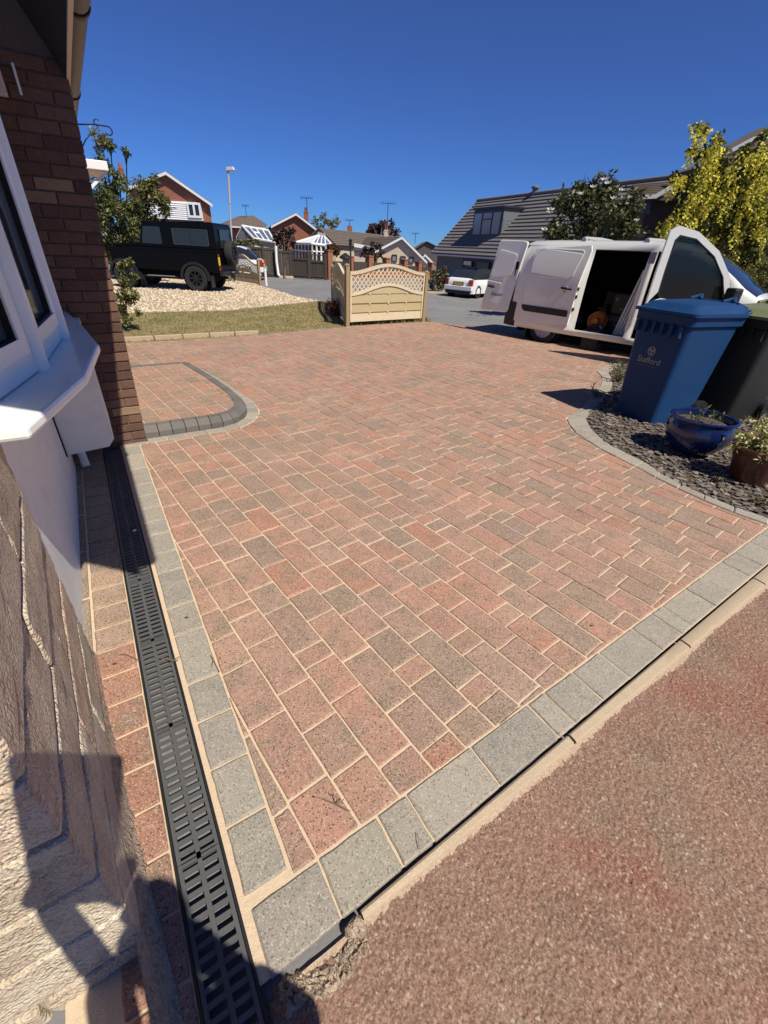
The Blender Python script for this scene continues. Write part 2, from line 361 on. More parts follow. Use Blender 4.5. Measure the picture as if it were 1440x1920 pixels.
# ---- pavers
CD = (-.64549, .76377); CQ = (.76377, .64549)
C_OFF, C_W = .4055, .1565
KNOWN = {-1: [.721, 1.034, 1.341, 1.544, 1.745, 2.055, 2.256], 0: [.695, 1.109, 1.412, 1.617, 1.72, 1.929, 2.129, 2.335, 2.435, 2.629, 2.919, 3.209, 3.4, 3.588],
 1: [.621, .947, 1.155, 1.258, 1.564, 1.771, 2.079, 2.288, 2.482, 2.583, 2.769, 3.057, 3.25, 3.529, 3.623, 3.828], 2: [.775, 1.091, 1.40, 1.605, 1.91, 2.224, 2.429, 2.627, 2.811, 2.916, 3.099, 3.381, 3.553, 3.855],
 3: [.599, .811, .917, 1.131, 1.332, 1.533, 1.74, 2.053, 2.256, 2.548, 2.736, 2.939, 3.13, 3.296, 3.67], 4: [.675, .992, 1.203, 1.406, 1.715, 1.929, 2.135, 2.333, 2.434], 5: [.471, .786, .89, 1.1, 1.301, 1.61, 1.821, 2.032, 2.232],
 6: [.504, .71, 1.032, 1.24, 1.439, 1.541, 1.749, 1.947], 7: [.57, .781, .889, 1.20, 1.41, 1.609, 1.813, 2.014], 8: [.432, .745, .953], 9: [.575, .883], 10: [.467, .775]}
REDS = [(.405, .225, .162), (.385, .226, .164), (.36, .224, .166), (.33, .22, .164), (.295, .212, .160), (.41, .208, .142)]
RW = [.2, .24, .22, .16, .1, .08]
def jit(c, k=.07):
    f = 1+random.uniform(-k, k); return tuple(max(.01, x*f*(1+random.uniform(-.02, .02))) for x in c)
def block_ring(poly, g, fine):
    """rounded, slightly tumbled outline of a block: list of points"""
    n = len(poly); out = []
    for i in range(n):
        p, q = poly[i], poly[(i+1) % n]; L = math.dist(p, q)
        if L < .006: continue
        c = min(.007, L*.3); nx, ny = (q[1]-p[1])/L, -(q[0]-p[0])/L
        ts = [c/L, 1-c/L] if not fine else [c/L, .28, .5, .72, 1-c/L]
        for t in ts:
            j = random.uniform(-.0018, .0012) if fine else random.uniform(-.0008, .0005)
            x, y = lerp(p, q, t); out.append((x-nx*(g-j), y-ny*(g-j)))
    return out
def add_block(mb, poly, z, col, fine=False, g=.0035, depth=.02, ch=.0055, drop=.0045, tilt=None):
    if area(poly) < 0: poly = poly[::-1]
    r = block_ring(poly, g, fine); n = len(r)
    if n < 3: return
    cx = sum(p[0] for p in r)/n; cy = sum(p[1] for p in r)/n
    sz = math.sqrt(max(1e-6, area(poly)))
    tx, ty = (random.uniform(-.012, .012), random.uniform(-.012, .012)) if tilt is None else tilt
    k = 1-min(.4, ch*2/sz)
    zz = lambda x, y, o: z+o+(x-cx)*tx+(y-cy)*ty
    vs = [(x, y, zz(x, y, -depth)) for x, y in r]+[(x, y, zz(x, y, -drop)) for x, y in r]+[(cx+(x-cx)*k, cy+(y-cy)*k, zz(x, y, 0)) for x, y in r]
    fs = [(i, (i+1) % n, n+(i+1) % n, n+i) for i in range(n)]+[(n+i, n+(i+1) % n, 2*n+(i+1) % n, 2*n+i) for i in range(n)]+[tuple(range(2*n, 3*n))]
    mb.add(vs, fs, col)
def world_mn(m, n): return (CD[0]*m+CQ[0]*n, CD[1]*m+CQ[1]*n)
def courses(region, i0, i1, mlo, mhi, known):
    out = []
    bx = [p[0] for p in region]; by = [p[1] for p in region]
    rng = random.Random(11)
    for i in range(i0, i1):
        n0 = C_OFF+C_W*i; n1 = n0+C_W
        js = list(known.get(i, []))
        if not js: js = [mlo+rng.uniform(0, .3)]
        seq = [js[0]]
        for a in js[1:]:
            while a-seq[-1] > .36: seq.append(seq[-1]+rng.choice([.205, .205, .31, .105]) if a-seq[-1] > .52 else seq[-1]+(a-seq[-1])*.5)
            seq.append(a)
        while seq[0] > mlo: seq.insert(0, seq[0]-rng.choice([.205, .205, .31, .31, .105]))
        while seq[-1] < mhi: seq.append(seq[-1]+rng.choice([.205, .205, .31, .31, .105]))
        for a, b in zip(seq, seq[1:]):
            w0 = math.sin(a*1.7+i*.13)*.003; w1 = math.sin(b*1.7+i*.13)*.003
            q = [world_mn(a, n0+w0), world_mn(a, n1+w0), world_mn(b, n1+w1), world_mn(b, n0+w1)]
            if max(p[0] for p in q) < min(bx) or min(p[0] for p in q) > max(bx) or max(p[1] for p in q) < min(by) or min(p[1] for p in q) > max(by): continue
            if area(q) < 0: q = q[::-1]
            c = list(region)
            for k in range(4):
                c = clip(c, q[k], q[(k+1) % 4])
                if len(c) < 3: break
            if len(c) < 3: continue
            d = [c[0]]
            for p in c[1:]:
                if math.dist(p, d[-1]) > .002: d.append(p)
            if math.dist(d[0], d[-1]) < .002: d.pop()
            if len(d) < 3 or abs(area(d)) < .0006: continue
            out.append(d)
    return out
def lay(blocks, z, parent, mname, palette, weights, limit):
    sc = []
    for b in blocks:
        cx = sum(p[0] for p in b)/len(b); cy = sum(p[1] for p in b)/len(b)
        zc = cy*math.cos(PITCH)+1.6*math.sin(PITCH)
        vis = 1 if zc > 0 and abs(cx/zc) < .95 else .01
        sc.append(abs(area(b))*vis/max(.1, zc)**3)
    order = sorted(range(len(blocks)), key=lambda i: -sc[i])
    stuff = MB()
    for k, i in enumerate(order):
        col = jit(random.choices(palette, weights)[0]); zz = z+random.uniform(-.0016, .0016)
        if k < limit:
            mb = MB(); add_block(mb, blocks[i], zz, col, fine=k < 260); mb.obj('brick', M[mname], parent)
        else: add_block(stuff, blocks[i], zz, col)
    if stuff.v: stuff.obj('brick_paving', M[mname], parent, kind='stuff')
blocks = courses(RED, -6, 70, -1.0, 15, KNOWN)
lay(blocks, 0, drive, 'brick', REDS, RW, 300)

# ---- grey sett borders
GREYS = [(.335, .302, .245), (.30, .273, .228), (.355, .318, .255), (.285, .26, .22), (.32, .292, .245)]
def sett(poly, fine=True, z=.001):
    mb = MB(); add_block(mb, poly, z+random.uniform(-.001, .0015), jit(random.choice(GREYS)), fine); mb.obj('sett', M['sett'], drive)
LS = [.572, .773, .98, 1.189, 1.384, 1.688, 1.895, 2.201, 2.403, 2.624, 2.789, 2.983, 3.18, 3.377, 3.665, 3.966, 4.195]
for a, b in zip(LS, LS[1:]): sett([st(a, -.032), st(a, .104), st(b, .104), st(b, -.032)])
FT = [-.025, .188, .403, .524, .83, 1.161, 1.267, 1.463, 1.672, 1.967, 2.163, 2.272, 2.546, 2.743, 3.028, 3.228, 3.464, 3.66, 3.87, 4.08]
for i, (a, b) in enumerate(zip(FT, FT[1:])): sett([st(s_out(a), a), st(s_out(b), b), st(s_in(b)-.002, b), st(s_in(a)-.002, a)])
sett([st(4.2, -.035), st(4.2, .165), st(4.3, .165), st(4.29, -.035)])
def along(pts, step):
    L = [0]
    for p, q in zip(pts, pts[1:]): L.append(L[-1]+math.dist(p, q))
    n = max(1, round(L[-1]/step)); out = []
    for k in range(n+1):
        d = L[-1]*k/n; i = 0
        while i < len(L)-2 and L[i+1] < d: i += 1
        t = (d-L[i])/max(1e-9, L[i+1]-L[i]); out.append((i, t))
    return out
ki = along(step_out, .17)
for (i, t), (j, u) in zip(ki, ki[1:]):
    a, b = lerp(step_out[i], step_out[i+1], t), lerp(step_out[j], step_out[j+1], u)
    c, d = lerp(grey_out[i], grey_out[i+1], t), lerp(grey_out[j], grey_out[j+1], u)
    sett([st(*a), st(*b), st(*d), st(*c)])
bi = along(bed_outer, .215)
for (i, t), (j, u) in zip(bi, bi[1:]):
    sett([lerp(bed_outer[i], bed_outer[i+1], t), lerp(bed_outer[j], bed_outer[j+1], u), lerp(bed_inner[j], bed_inner[j+1], u), lerp(bed_inner[i], bed_inner[i+1], t)], z=.006)

# ---- raised doorstep with its own bricks and dark kerb blocks
SH = .10
def inset(pts, d):
    out = []
    for i, p in enumerate(pts):
        a, b = pts[max(0, i-1)], pts[min(len(pts)-1, i+1)]; L = math.dist(a, b)
        out.append((p[0]+(b[1]-a[1])/L*d, p[1]-(b[0]-a[0])/L*d))
    return out
si = inset(step_out, .125); sm = inset(step_out, .045)
STEP = [st(4.435, .185)]+[st(*p) for p in si[1:]]
if area(STEP) < 0: STEP = STEP[::-1]
dstep = sheet('doorstep', STEP, SH-.006, M['sand'])
lay(courses(STEP, -8, 14, 3.2, 8, {}), SH, dstep, 'brick', REDS, RW, 120)
kk = along(step_out, .118)
kb = MB()
for n_, ((i, t), (j, u)) in enumerate(zip(kk, kk[1:])):
    mb = MB(); P = lambda arr, i, t: lerp(arr[i], arr[i+1], t)
    e = .0022
    def row(arr, z): 
        p, q = P(arr, i, t), P(arr, j, u); L = math.dist(p, q); p2 = lerp(p, q, e/L); q2 = lerp(p, q, 1-e/L)
        return [(*st(*p2), z), (*st(*q2), z)]
    o0, o1, m2, n2, n3 = row(step_out, -.03), row(step_out, .052), row(sm, SH+.004), row(si, SH+.004), row(si, -.03)
    rows = [o0, o1, m2, n2, n3]; vs = [p for r in rows for p in r]
    fs = [(2*k, 2*k+1, 2*k+3, 2*k+2) for k in range(4)]+[(0, 2, 4, 6, 8), (9, 7, 5, 3, 1)]
    mb.add(vs, fs); mb.obj('kerb_block', M['kerbblock'], dstep, fixn=True, bevel=.004)

# ---- concrete edging, rubble and the red tarmac path in front
path_poly = [st(-6, -.7), st(.2, -.7), st(.30, -.25), st(.345, -.05)]+[st(.352+.024*t, t) for t in (0, .5, 1, 2, 3, 4.4)]+[st(.46, 9), st(-6, 9)]
tpath = sheet('tarmac_path', path_poly, -.0265, M['tarmac'])
def grainy(name, s0, s1, t0, t1, h, z, amp, m, parent):   # the near tarmac as real stones-and-hollows relief
    ns, ntt = int((s1-s0)/h), int((t1-t0)/h); rg = np.random.RandomState(2)
    Z = rg.rand(ns, ntt); Z = .5*Z+.125*(np.roll(Z, 1, 0)+np.roll(Z, -1, 0)+np.roll(Z, 1, 1)+np.roll(Z, -1, 1))
    B = rg.rand(ns//3+3, ntt//3+3); B = np.kron(B, np.ones((3, 3)))[:ns, :ntt]; Z = Z*.75+B*.25
    S, T = np.meshgrid(s0+h*np.arange(ns), t0+h*np.arange(ntt), indexing='ij')
    S = S+(rg.rand(ns, ntt)-.5)*h*.7; T = T+(rg.rand(ns, ntt)-.5)*h*.7
    keep = S < .347+.0235*T
    Zf = z+amp*Z+.004*np.sin(S*7)*np.sin(T*5)
    X = AV[0]*S+NV[0]*T; Y = AV[1]*S+NV[1]*T
    idx = np.arange(ns*ntt).reshape(ns, ntt)
    ok = keep[:-1, :-1] & keep[1:, :-1] & keep[:-1, 1:] & keep[1:, 1:]
    q = np.stack([idx[:-1, :-1], idx[:-1, 1:], idx[1:, 1:], idx[1:, :-1]], -1)[ok]
    me = bpy.data.meshes.new(name); me.vertices.add(ns*ntt); me.vertices.foreach_set('co', np.stack([X, Y, Zf], -1).astype(np.float32).ravel())
    me.loops.add(q.size); me.loops.foreach_set('vertex_index', q.ravel().astype(np.int32)); me.polygons.add(len(q))
    me.polygons.foreach_set('loop_start', np.arange(0, q.size, 4, dtype=np.int32)); me.update(calc_edges=True); me.validate()
    me.materials.append(m); o = bpy.data.objects.new(name, me); COL.objects.link(o); o.parent = parent; o['kind'] = 'stuff'
grainy('tarmac_surface', -1.3, .44, -.05, 3.6, .0040, -.0275, .0108, M['tarmac'], tpath)
edg = bpy.data.objects.new('path_edging', None); COL.objects.link(edg); edg['kind'] = 'structure'
ET = [.235, 1.20, 2.115, 3.03, 3.945]
for a, b in zip(ET, ET[1:]):
    a += .006; b -= .006; mb = MB(); k = 9
    for i in range(k):
        ta, tb = a+(b-a)*i/k, a+(b-a)*(i+1)/k
        prof = lambda t: [(.350+.022*t, -.05), (.350+.022*t, -.012), (.356+.022*t, -.004), (s_out(t)-.016, -.001), (s_out(t)-.009, -.006), (s_out(t)-.009, -.05)]
        A, B = prof(ta), prof(tb)
        vs = [(*st(s, ta), z) for s, z in A]+[(*st(s, tb), z) for s, z in B]
        mb.add(vs, [(q, q+1, 7+q, 6+q) for q in range(5)])
        if i == 0: mb.add(vs[:6], [(5, 4, 3, 2, 1, 0)])
        if i == k-1: mb.add(vs[6:], [(0, 1, 2, 3, 4, 5)])
    mb.obj('kerb_stone', M['concrete'], edg, smooth=40, fixn=True)
def rough_patch(name, pts, z, amp, m, seed, n=26, nw=7):
    rg = np.random.RandomState(seed); mb = MB(); vs = []
    for i in range(n+1):
        t = i/n
        for j in range(nw+1):
            u = j/nw
            a = pts(t, u); ed = min(1, u*4, (1-u)*4, t*8, (1-t)*8)
            vs.append((a[0]+rg.uniform(-.004, .004), a[1]+rg.uniform(-.004, .004), z-.02*(1-ed)+amp*ed*rg.rand()))
    fs = [(i*(nw+1)+j, i*(nw+1)+j+1, (i+1)*(nw+1)+j+1, (i+1)*(nw+1)+j) for i in range(n) for j in range(nw)]
    mb.add(vs, fs); return mb.obj(name, m, None, smooth=50)
o = rough_patch('mortar_rubble', lambda t, u: st(.268+.012*math.sin(t*9)+(.105-.02*t)*u, -.04+.30*t), -.024, .02, M['rubble'], 3, n=44, nw=14); o['kind'] = 'stuff'
o = rough_patch('earth_patch', lambda t, u: st(.02+.36*u, -.34+.32*t), -.03, .014, M['rubble'], 4, n=22, nw=22); o['kind'] = 'stuff'
st_ = thing('loose_stone', 'pale lump of broken stone wedged at the end of the concrete edging', 'stone', (*st(.352, .213), -.004))
bm = bmesh.new(); bmesh.ops.create_icosphere(bm, subdivisions=3, radius=.031)
rg = random.Random(5)
for v in bm.verts:
    q = v.co.copy(); k = 1+.22*math.sin(q.x*120+1)*math.sin(q.y*95)+rg.uniform(-.06, .06); v.co = Vector((q.x*k*.95, q.y*k*.8, q.z*k*.55))
me = bpy.data.meshes.new('stone'); bm.to_mesh(me); bm.free(); me.materials.append(M['rubble'])
o = bpy.data.objects.new('stone_body', me); COL.objects.link(o); o.parent = st_
dm_ = MB(); rg = np.random.RandomState(8); N_ = 150
vs = []
for i in range(N_+1):
    t = .05+4.3*i/N_; wob = .018+.014*abs(math.sin(t*2.3+1))+.008*math.sin(t*7.1)+.006*rg.rand()
    for k, z in ((0, -.032), (.35, -.0235), (.7, -.0195), (1, -.0155)):
        vs.append((*st(.352+.0225*t-wob*(1-k), t+.006*rg.rand()), z+.004*(rg.rand()-.5)*(k > 0)))
dm_.add(vs, [(4*i+k, 4*i+k+1, 4*i+5+k, 4*i+4+k) for i in range(N_) for k in range(3)])
dm_.obj('grit_dust', M['dust'], kind='stuff', smooth=60)
grit = MB()
for _ in range(900):
    t = random.uniform(.1, 4.2); s = .35+.022*t-abs(random.gauss(0, .045))-.004; r = random.uniform(.0015, .0045)
    x, y = st(s, t); a = random.uniform(0, 6)
    grit.add([(x+r*math.cos(a), y+r*math.sin(a), -.022), (x+r*math.cos(a+2.1), y+r*math.sin(a+2.1), -.022), (x+r*math.cos(a+4.2), y+r*math.sin(a+4.2), -.022), (x, y, -.022+r*.8)], [(0, 1, 3), (1, 2, 3), (2, 0, 3)], jit((.46, .36, .26), .25))
grit.obj('loose_grit', M['pebble'], kind='stuff')

# ---- strip of red bricks between the house wall and the drain
row_o = sheet('wall_strip', [st(.2, -.46), st(.2, -.189), st(4.24, -.189), st(4.24, -.46)], -.0075, M['sand'])
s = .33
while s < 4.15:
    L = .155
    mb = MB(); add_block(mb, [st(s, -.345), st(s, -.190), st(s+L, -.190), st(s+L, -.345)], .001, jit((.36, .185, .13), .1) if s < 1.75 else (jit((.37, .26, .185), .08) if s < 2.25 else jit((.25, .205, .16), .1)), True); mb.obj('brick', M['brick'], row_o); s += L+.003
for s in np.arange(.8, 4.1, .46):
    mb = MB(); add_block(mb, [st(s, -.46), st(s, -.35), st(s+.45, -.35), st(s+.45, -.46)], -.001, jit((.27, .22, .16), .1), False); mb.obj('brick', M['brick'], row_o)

# ---- drain channel with slotted grates
dr = thing('drain_channel', 'black plastic slotted drain running along the house wall', 'drain', (*st(.25, -.118), 0), R(33.5))
mb = MB(); W2 = .066
mb.box(-W2-.004, -W2+.004, 0, 3.9, -.08, -.001).box(W2-.004, W2+.004, 0, 3.9, -.08, -.001).box(-W2, W2, 0, 3.9, -.085, -.08)
mb.obj('channel', M['black'], dr)
gm = None
for k in range(8):
    if gm is None:
        g = MB(); L = .488
        g.box(-.060, -.049, 0, L, -.014, .0015).box(.049, .060, 0, L, -.014, .0015).box(-.0065, .0065, 0, L, -.014, .001)
        g.box(-.049, .049, 0, .011, -.014, .001).box(-.049, .049, L-.011, L, -.014, .001)
        p = .0305; y = .011+.0135
        while y < L-.02:
            for x0, x1 in ((-.049, -.0065), (.0065, .049)):
                g.add([(x0, y, -.0055), (x1, y, -.0055), (x1, y+.0148, -.0055), (x0, y+.0148, -.0055), (x0, y+.001, -.0005), (x1, y+.001, -.0005), (x1, y+.0138, -.0005), (x0, y+.0138, -.0005)],
                      [(4, 5, 6, 7), (0, 1, 5, 4), (1, 2, 6, 5), (2, 3, 7, 6), (3, 0, 4, 7)])
            y += p
        go = g.obj('grate', M['drain'], dr); gm = go
    else:
        go = gm.copy(); COL.objects.link(go)
    go.location = (0, .008+k*.485, 0)

# ---- bed of slate chippings, lawn, gravel
def wl(*pts): return [gp(*p) for p in pts]
BED = bed_inner+wl((1300, 690), (1352, 715), (1440, 742), (1600, 780))+[st(.55, 4.6), st(.6, 4.2)]
sheet('flower_bed', BED, -.004, M['soil'])
def fillpts(poly, n, zc=None):
    xs = [p[0] for p in poly]; ys = [p[1] for p in poly]; out = []
    while len(out) < n:
        p = (random.uniform(min(xs), max(xs)), random.uniform(min(ys), max(ys)))
        if inpoly(p, poly): out.append(p)
    return out
ch = MB()
SL = [(.15, .128, .11), (.20, .168, .14), (.10, .088, .08), (.25, .21, .165), (.17, .145, .12)]
CH = bed_inner+wl((1240, 700), (1330, 745), (1440, 800))+[st(.75, 4.25)]
for x, y in fillpts(CH, 5200):
    r = random.uniform(.010, .034); n = random.choice([4, 5, 5, 6]); a0 = random.uniform(0, 6.28)
    tx, ty = random.gauss(0, .13), random.gauss(0, .13); h = random.uniform(.002, .006); z = random.uniform(.0, .013)
    el = random.uniform(.45, .9); rot = random.uniform(0, 6.28); c, s_ = math.cos(rot), math.sin(rot); top = []
    for k in range(n):
        a = a0+6.283*k/n+random.uniform(-.35, .35); q = (r*math.cos(a), r*el*math.sin(a)); top.append((c*q[0]-s_*q[1], s_*q[0]+c*q[1]))
    vs = [(x+p[0], y+p[1], z+p[0]*tx+p[1]*ty+h) for p in top]+[(x+p[0]*1.02, y+p[1]*1.02, z+p[0]*tx+p[1]*ty) for p in top]
    ch.add(vs, [tuple(range(n))]+[(i, n+i, n+(i+1) % n, (i+1) % n) for i in range(n)], jit(random.choice(SL), .15))
for x, y in fillpts([st(.75, 4.25), st(.62, 4.5)]+wl((1440, 800), (1600, 800))+[st(.6, 5.4), st(.58, 4.7)], 900):
    r = random.uniform(.014, .036); a0 = random.uniform(0, 6.28); z = random.uniform(.001, .012)
    ch.add([(x+r*math.cos(a0+k*1.35)*random.uniform(.6, 1), y+r*math.sin(a0+k*1.35)*random.uniform(.6, 1), z+random.uniform(0, .006)) for k in range(5)], [(0, 1, 2, 3, 4)], jit(random.choice(SL), .15))
ch.obj('slate_chippings', M['slate'], kind='stuff')

LAWN = grass_edge[:6]+wl((806, 600), (800, 596), (700, 597), (661, 597), (640, 572), (620, 566), (600, 565), (560, 568), (431, 582), (190, 588))+[st(9.05, .17)]
sheet('lawn', LAWN, -.002, M['lawn'])
GRAV = wl((190, 588), (431, 582), (560, 568), (600, 564), (556, 556), (495, 537), (470, 529), (440, 525), (300, 519), (150, 524))
sheet('gravel_drive', GRAV, -.008, M['gravelbase'])
gb = MB()
GC = [(.32, .26, .115), (.24, .215, .085), (.38, .30, .16), (.16, .16, .06), (.44, .36, .2)]
def blade(mb, x, y, h, lean, wd, col, z=0):
    a = random.uniform(0, 6.28); dx, dy = math.cos(a)*wd, math.sin(a)*wd; b = random.uniform(0, 6.28); lx, ly = math.cos(b)*lean, math.sin(b)*lean
    mb.add([(x-dx, y-dy, z), (x+dx, y+dy, z), (x+lx, y+ly, z+h)], [(0, 1, 2)], col)
for x, y in fillpts(LAWN, 15000):
    nz = math.sin(x*1.3+.5*y)*math.sin(y*1.1-.4*x)
    col = jit(random.choice(GC[:3] if nz > -.1 else GC[1:4]), .2)
    blade(gb, x, y, random.uniform(.012, .045), random.uniform(.01, .04), random.uniform(.004, .010), col)
for _ in range(900):                              # rough fringe under the fence panel
    t = random.random(); p = lerp(gp(655, 607), gp(800, 601), t); q = (p[0]+random.gauss(0, .12), p[1]+random.gauss(0, .12))
    blade(gb, q[0], q[1], random.uniform(.03, .16), random.uniform(.02, .07), .008, jit(random.choice(GC[1:4]), .2))
gb.obj('lawn_grass', M['grass'], kind='stuff')
g2 = MB()
VP = wl((1290, 715), (1352, 712), (1440, 738), (1560, 770), (1560, 830), (1400, 785), (1300, 750))
for x, y in fillpts(VP, 3000): blade(g2, x, y, random.uniform(.02, .10), random.uniform(.01, .05), .005, jit(random.choice(GC[1:5]), .2))
g2.obj('verge_grass', M['grass'], kind='stuff')
pb = MB(); PC = [(.60, .49, .34), (.50, .40, .27), (.68, .58, .43), (.40, .31, .21), (.55, .46, .36)]
for x, y in fillpts(GRAV, 9000):
    r = random.uniform(.018, .045); a = random.uniform(0, 6.28); h = r*random.uniform(.5, .9)
    vs = [(x+r*math.cos(a+k*1.571)*random.uniform(.7, 1), y+r*math.sin(a+k*1.571)*random.uniform(.7, 1), -.006) for k in range(4)]+[(x+random.uniform(-.3, .3)*r, y+random.uniform(-.3, .3)*r, -.006+h)]
    pb.add(vs, [(0, 1, 4), (1, 2, 4), (2, 3, 4), (3, 0, 4)], jit(random.choice(PC), .15))
pb.obj('gravel_pebbles', M['pebble'], kind='stuff')
# pale kerb pieces between lawn and driveway
le = bpy.data.objects.new('lawn_edging', None); COL.objects.link(le); le['kind'] = 'structure'
E0, E1 = gp(233, 641), gp(486, 627)
for k in range(5):
    a, b = lerp(E0, E1, k/5+.004), lerp(E0, E1, (k+1)/5-.004); L = math.dist(a, b); n = ((b[1]-a[1])/L*-.05, (b[0]-a[0])/L*.05)
    mb = MB(); mb.hexa([(*a, -.04), (*b, -.04), (b[0]+n[0], b[1]+n[1], -.04), (a[0]+n[0], a[1]+n[1], -.04), (*a, .075), (*b, .075), (b[0]+n[0], b[1]+n[1], .075), (a[0]+n[0], a[1]+n[1], .075)])
    mb.obj('kerb_stone', M['concrete'], le, fixn=True, bevel=.008)

# ================================================================== THE HOUSE ON THE LEFT
HR = R(33.5)                                     # house frame: local x = out from the front, local y = along the front
house = thing('brick_house', 'brown brick house with white bow window close on the left', 'house', (0, 0, 0), HR)
LEAN = .035
HB = [(.135, .078, .056), (.165, .095, .065), (.115, .065, .05), (.185, .108, .075), (.15, .088, .066), (.30, .21, .13)]
HW = [.25, .25, .2, .15, .1, .07]
rw = MB(); rw.hexa([(-2.6, 4.262, -.1), (.16, 4.262, -.1), (.16, 9.0, -.1), (-2.6, 9.0, -.1), (-2.6, 4.262, 2.5), (.16+LEAN*2.5, 4.262, 2.5), (.16+LEAN*2.5, 9.0, 2.5), (-2.6, 9.0, 2.5)]); rw.hexa([(-2.6, 4.263, 2.49), (.235, 4.263, 2.49), (.235, 4.6, 2.49), (-2.6, 4.6, 2.49), (-2.6, 4.263, 3.6), (-.38, 4.263, 3.55), (-.38, 4.6, 3.55), (-2.6, 4.6, 3.6)])
wall = rw.obj('wall', M['wallmortar'], house, fixn=True)
def brick_box(x0, x1, y0, y1, z0, z1, parent, col, lean=0.0, name='brick', m='housebrick', bev=.004):
    mb = MB(); j = lambda: random.uniform(-.0015, .0015)
    mb.hexa([(x0+lean*z0+j(), y0+j(), z0), (x1+lean*z0+j(), y0+j(), z0), (x1+lean*z0, y1, z0), (x0+lean*z0, y1, z0), (x0+lean*z1+j(), y0+j(), z1), (x1+lean*z1+j(), y0+j(), z1), (x1+lean*z1, y1, z1), (x0+lean*z1, y1, z1)], col)
    return mb.obj(name, M[m], parent, fixn=True, bevel=bev)
random.seed(21)
zz = -.04; row = 0
while zz < 3.55:
    x = .17
    first = True
    while x > -.5 and zz < 2.42+max(0, .2-x)*1.85:
        L = .215
        if first: L = .2155 if row % 2 == 0 else .1025
        brick_box(x-L, x, 4.25, 4.34, zz, zz+.065, wall, jit(random.choices(HB, HW)[0], .1), LEAN)
        x -= L+.010; first = False
    zz += .075; row += 1
fb = MB(); zz = -.04; row = 0                    # the same brickwork round the corner, seen only from the drive
while zz < 2.42:
    y = 4.35 if row % 2 == 0 else 4.46
    while y < 8.9:
        fb.box(.10+LEAN*zz, .17+LEAN*zz, y, y+.215, zz, zz+.065, None, jit(random.choices(HB, HW)[0], .1)); y += .225
    zz += .075; row += 1
fb.obj('brick_courses', M['housebrick'], wall, kind='stuff')
# recessed wall behind the bow window, and the near block pier
rec = MB(); rec.box(-2.2, -.42, 1.2, 4.26, -.1, 2.45); rec.obj('rear_wall', M['mortar'], house)
TW = lambda s: -.27-.07*(s-.6)
pm = MB(); pm.hexa([(-2.2, .62, -.1), (TW(.6)-.012, .612, -.1), (TW(1.75)-.012, 1.74, -.1), (-2.2, 1.74, -.1), (-2.2, .62, 2.45), (TW(.6)-.012, .612, 2.45), (TW(1.75)-.012, 1.74, 2.45), (-2.2, 1.74, 2.45)])
pier = pm.obj('pier', M['mortar'], house, fixn=True)
PB = [(.68, .58, .42), (.72, .62, .46), (.62, .52, .37), (.68, .53, .38), (.48, .29, .19)]
PW = [.3, .3, .2, .12, .08]
zrow = .84-.195*5; row = 0
def lump(o, amp, cuts):
    bm = bmesh.new(); bm.from_mesh(o.data)
    bmesh.ops.subdivide_edges(bm, edges=bm.edges[:], cuts=cuts, use_grid_fill=True)
    rg = random.Random(row*13+int(zrow*100))
    for v in bm.verts:
        q = v.co
        n = math.sin(q.x*41+q.z*23)*math.sin(q.y*37-q.z*31)+.6*math.sin(q.y*90+q.z*70)
        v.co = q+Vector((amp*(n*.5+rg.uniform(-.45, .45)), amp*(n*.5+rg.uniform(-.45, .45)), amp*.4*rg.uniform(-1, 1)))
    bm.to_mesh(o.data); bm.free(); o.data.polygons.foreach_set('use_smooth', [True]*len(o.data.polygons)); o.data.set_sharp_from_angle(angle=R(50))
def pier_block(s0, s1, x_in, z0, z1, col):
    mb = MB(); a, b = TW(s0), TW(s1); p = random.uniform(-.004, .006)
    mb.hexa([(a-x_in, s0, z0), (a+p, s0, z0), (b+p, s1, z0), (b-x_in, s1, z0), (a-x_in, s0, z1), (a+p, s0, z1), (b+p, s1, z1), (b-x_in, s1, z1)], col)
    o = mb.obj('block', M['block'], pier, fixn=True); lump(o, .004, 5); o.data.materials[0] = M['block']
    b_ = o.modifiers.new('bevel', 'BEVEL'); b_.width = .008; b_.segments = 2; b_.limit_method = 'ANGLE'; b_.angle_limit = R(60)
while zrow < 2.4:
    z0, z1 = zrow+.006, zrow+.195-.006
    c1 = .215 if row % 2 == 0 else .44
    cut = 1.04 if row % 2 == 0 else 1.26
    pier_block(.60, cut-.005, c1, z0, z1, jit(random.choices(PB, PW)[0], .06))
    pier_block(cut+.005, 1.755, .1, z0, z1, jit(random.choices(PB, PW)[0], .06))
    x = TW(.6)-c1-.012
    while x > -1.6:
        L = .44
        o = brick_box(x-L, x, .60+random.uniform(-.004, .004), .70, z0, z1, pier, jit((.40, .20, .125) if .4 < z0 < .66 and x > -1 else random.choices(PB, PW)[0], .06), name='block', m='block', bev=.008)
        lump(o, .004, 5); x -= L+.012
    zrow += .195; row += 1
# mortar fillet along the foot of the pier
def fl(t, u):
    s = .40+1.35*t; toe = TW(s)+.012+.030*max(0, 1-(s-.5)/.9); return (TW(s)-.01+(toe-TW(s)+.01)*u, s)
mb = MB(); rg = random.Random(9); n, nw = 60, 8; vs = []
for i in range(n+1):
    for j in range(nw+1):
        u = j/nw; x, y = fl(i/n, u); rid = .012*math.sin(u*9)*(1-u)
        vs.append((x+rg.uniform(-.0015, .0015), y, .13*(1-u)**1.3-.012+rid+rg.uniform(-.002, .002)))
mb.add(vs, [(i*(nw+1)+j, i*(nw+1)+j+1, (i+1)*(nw+1)+j+1, (i+1)*(nw+1)+j) for i in range(n) for j in range(nw)])
mb.obj('mortar_fillet', M['rubble'], pier, smooth=50)

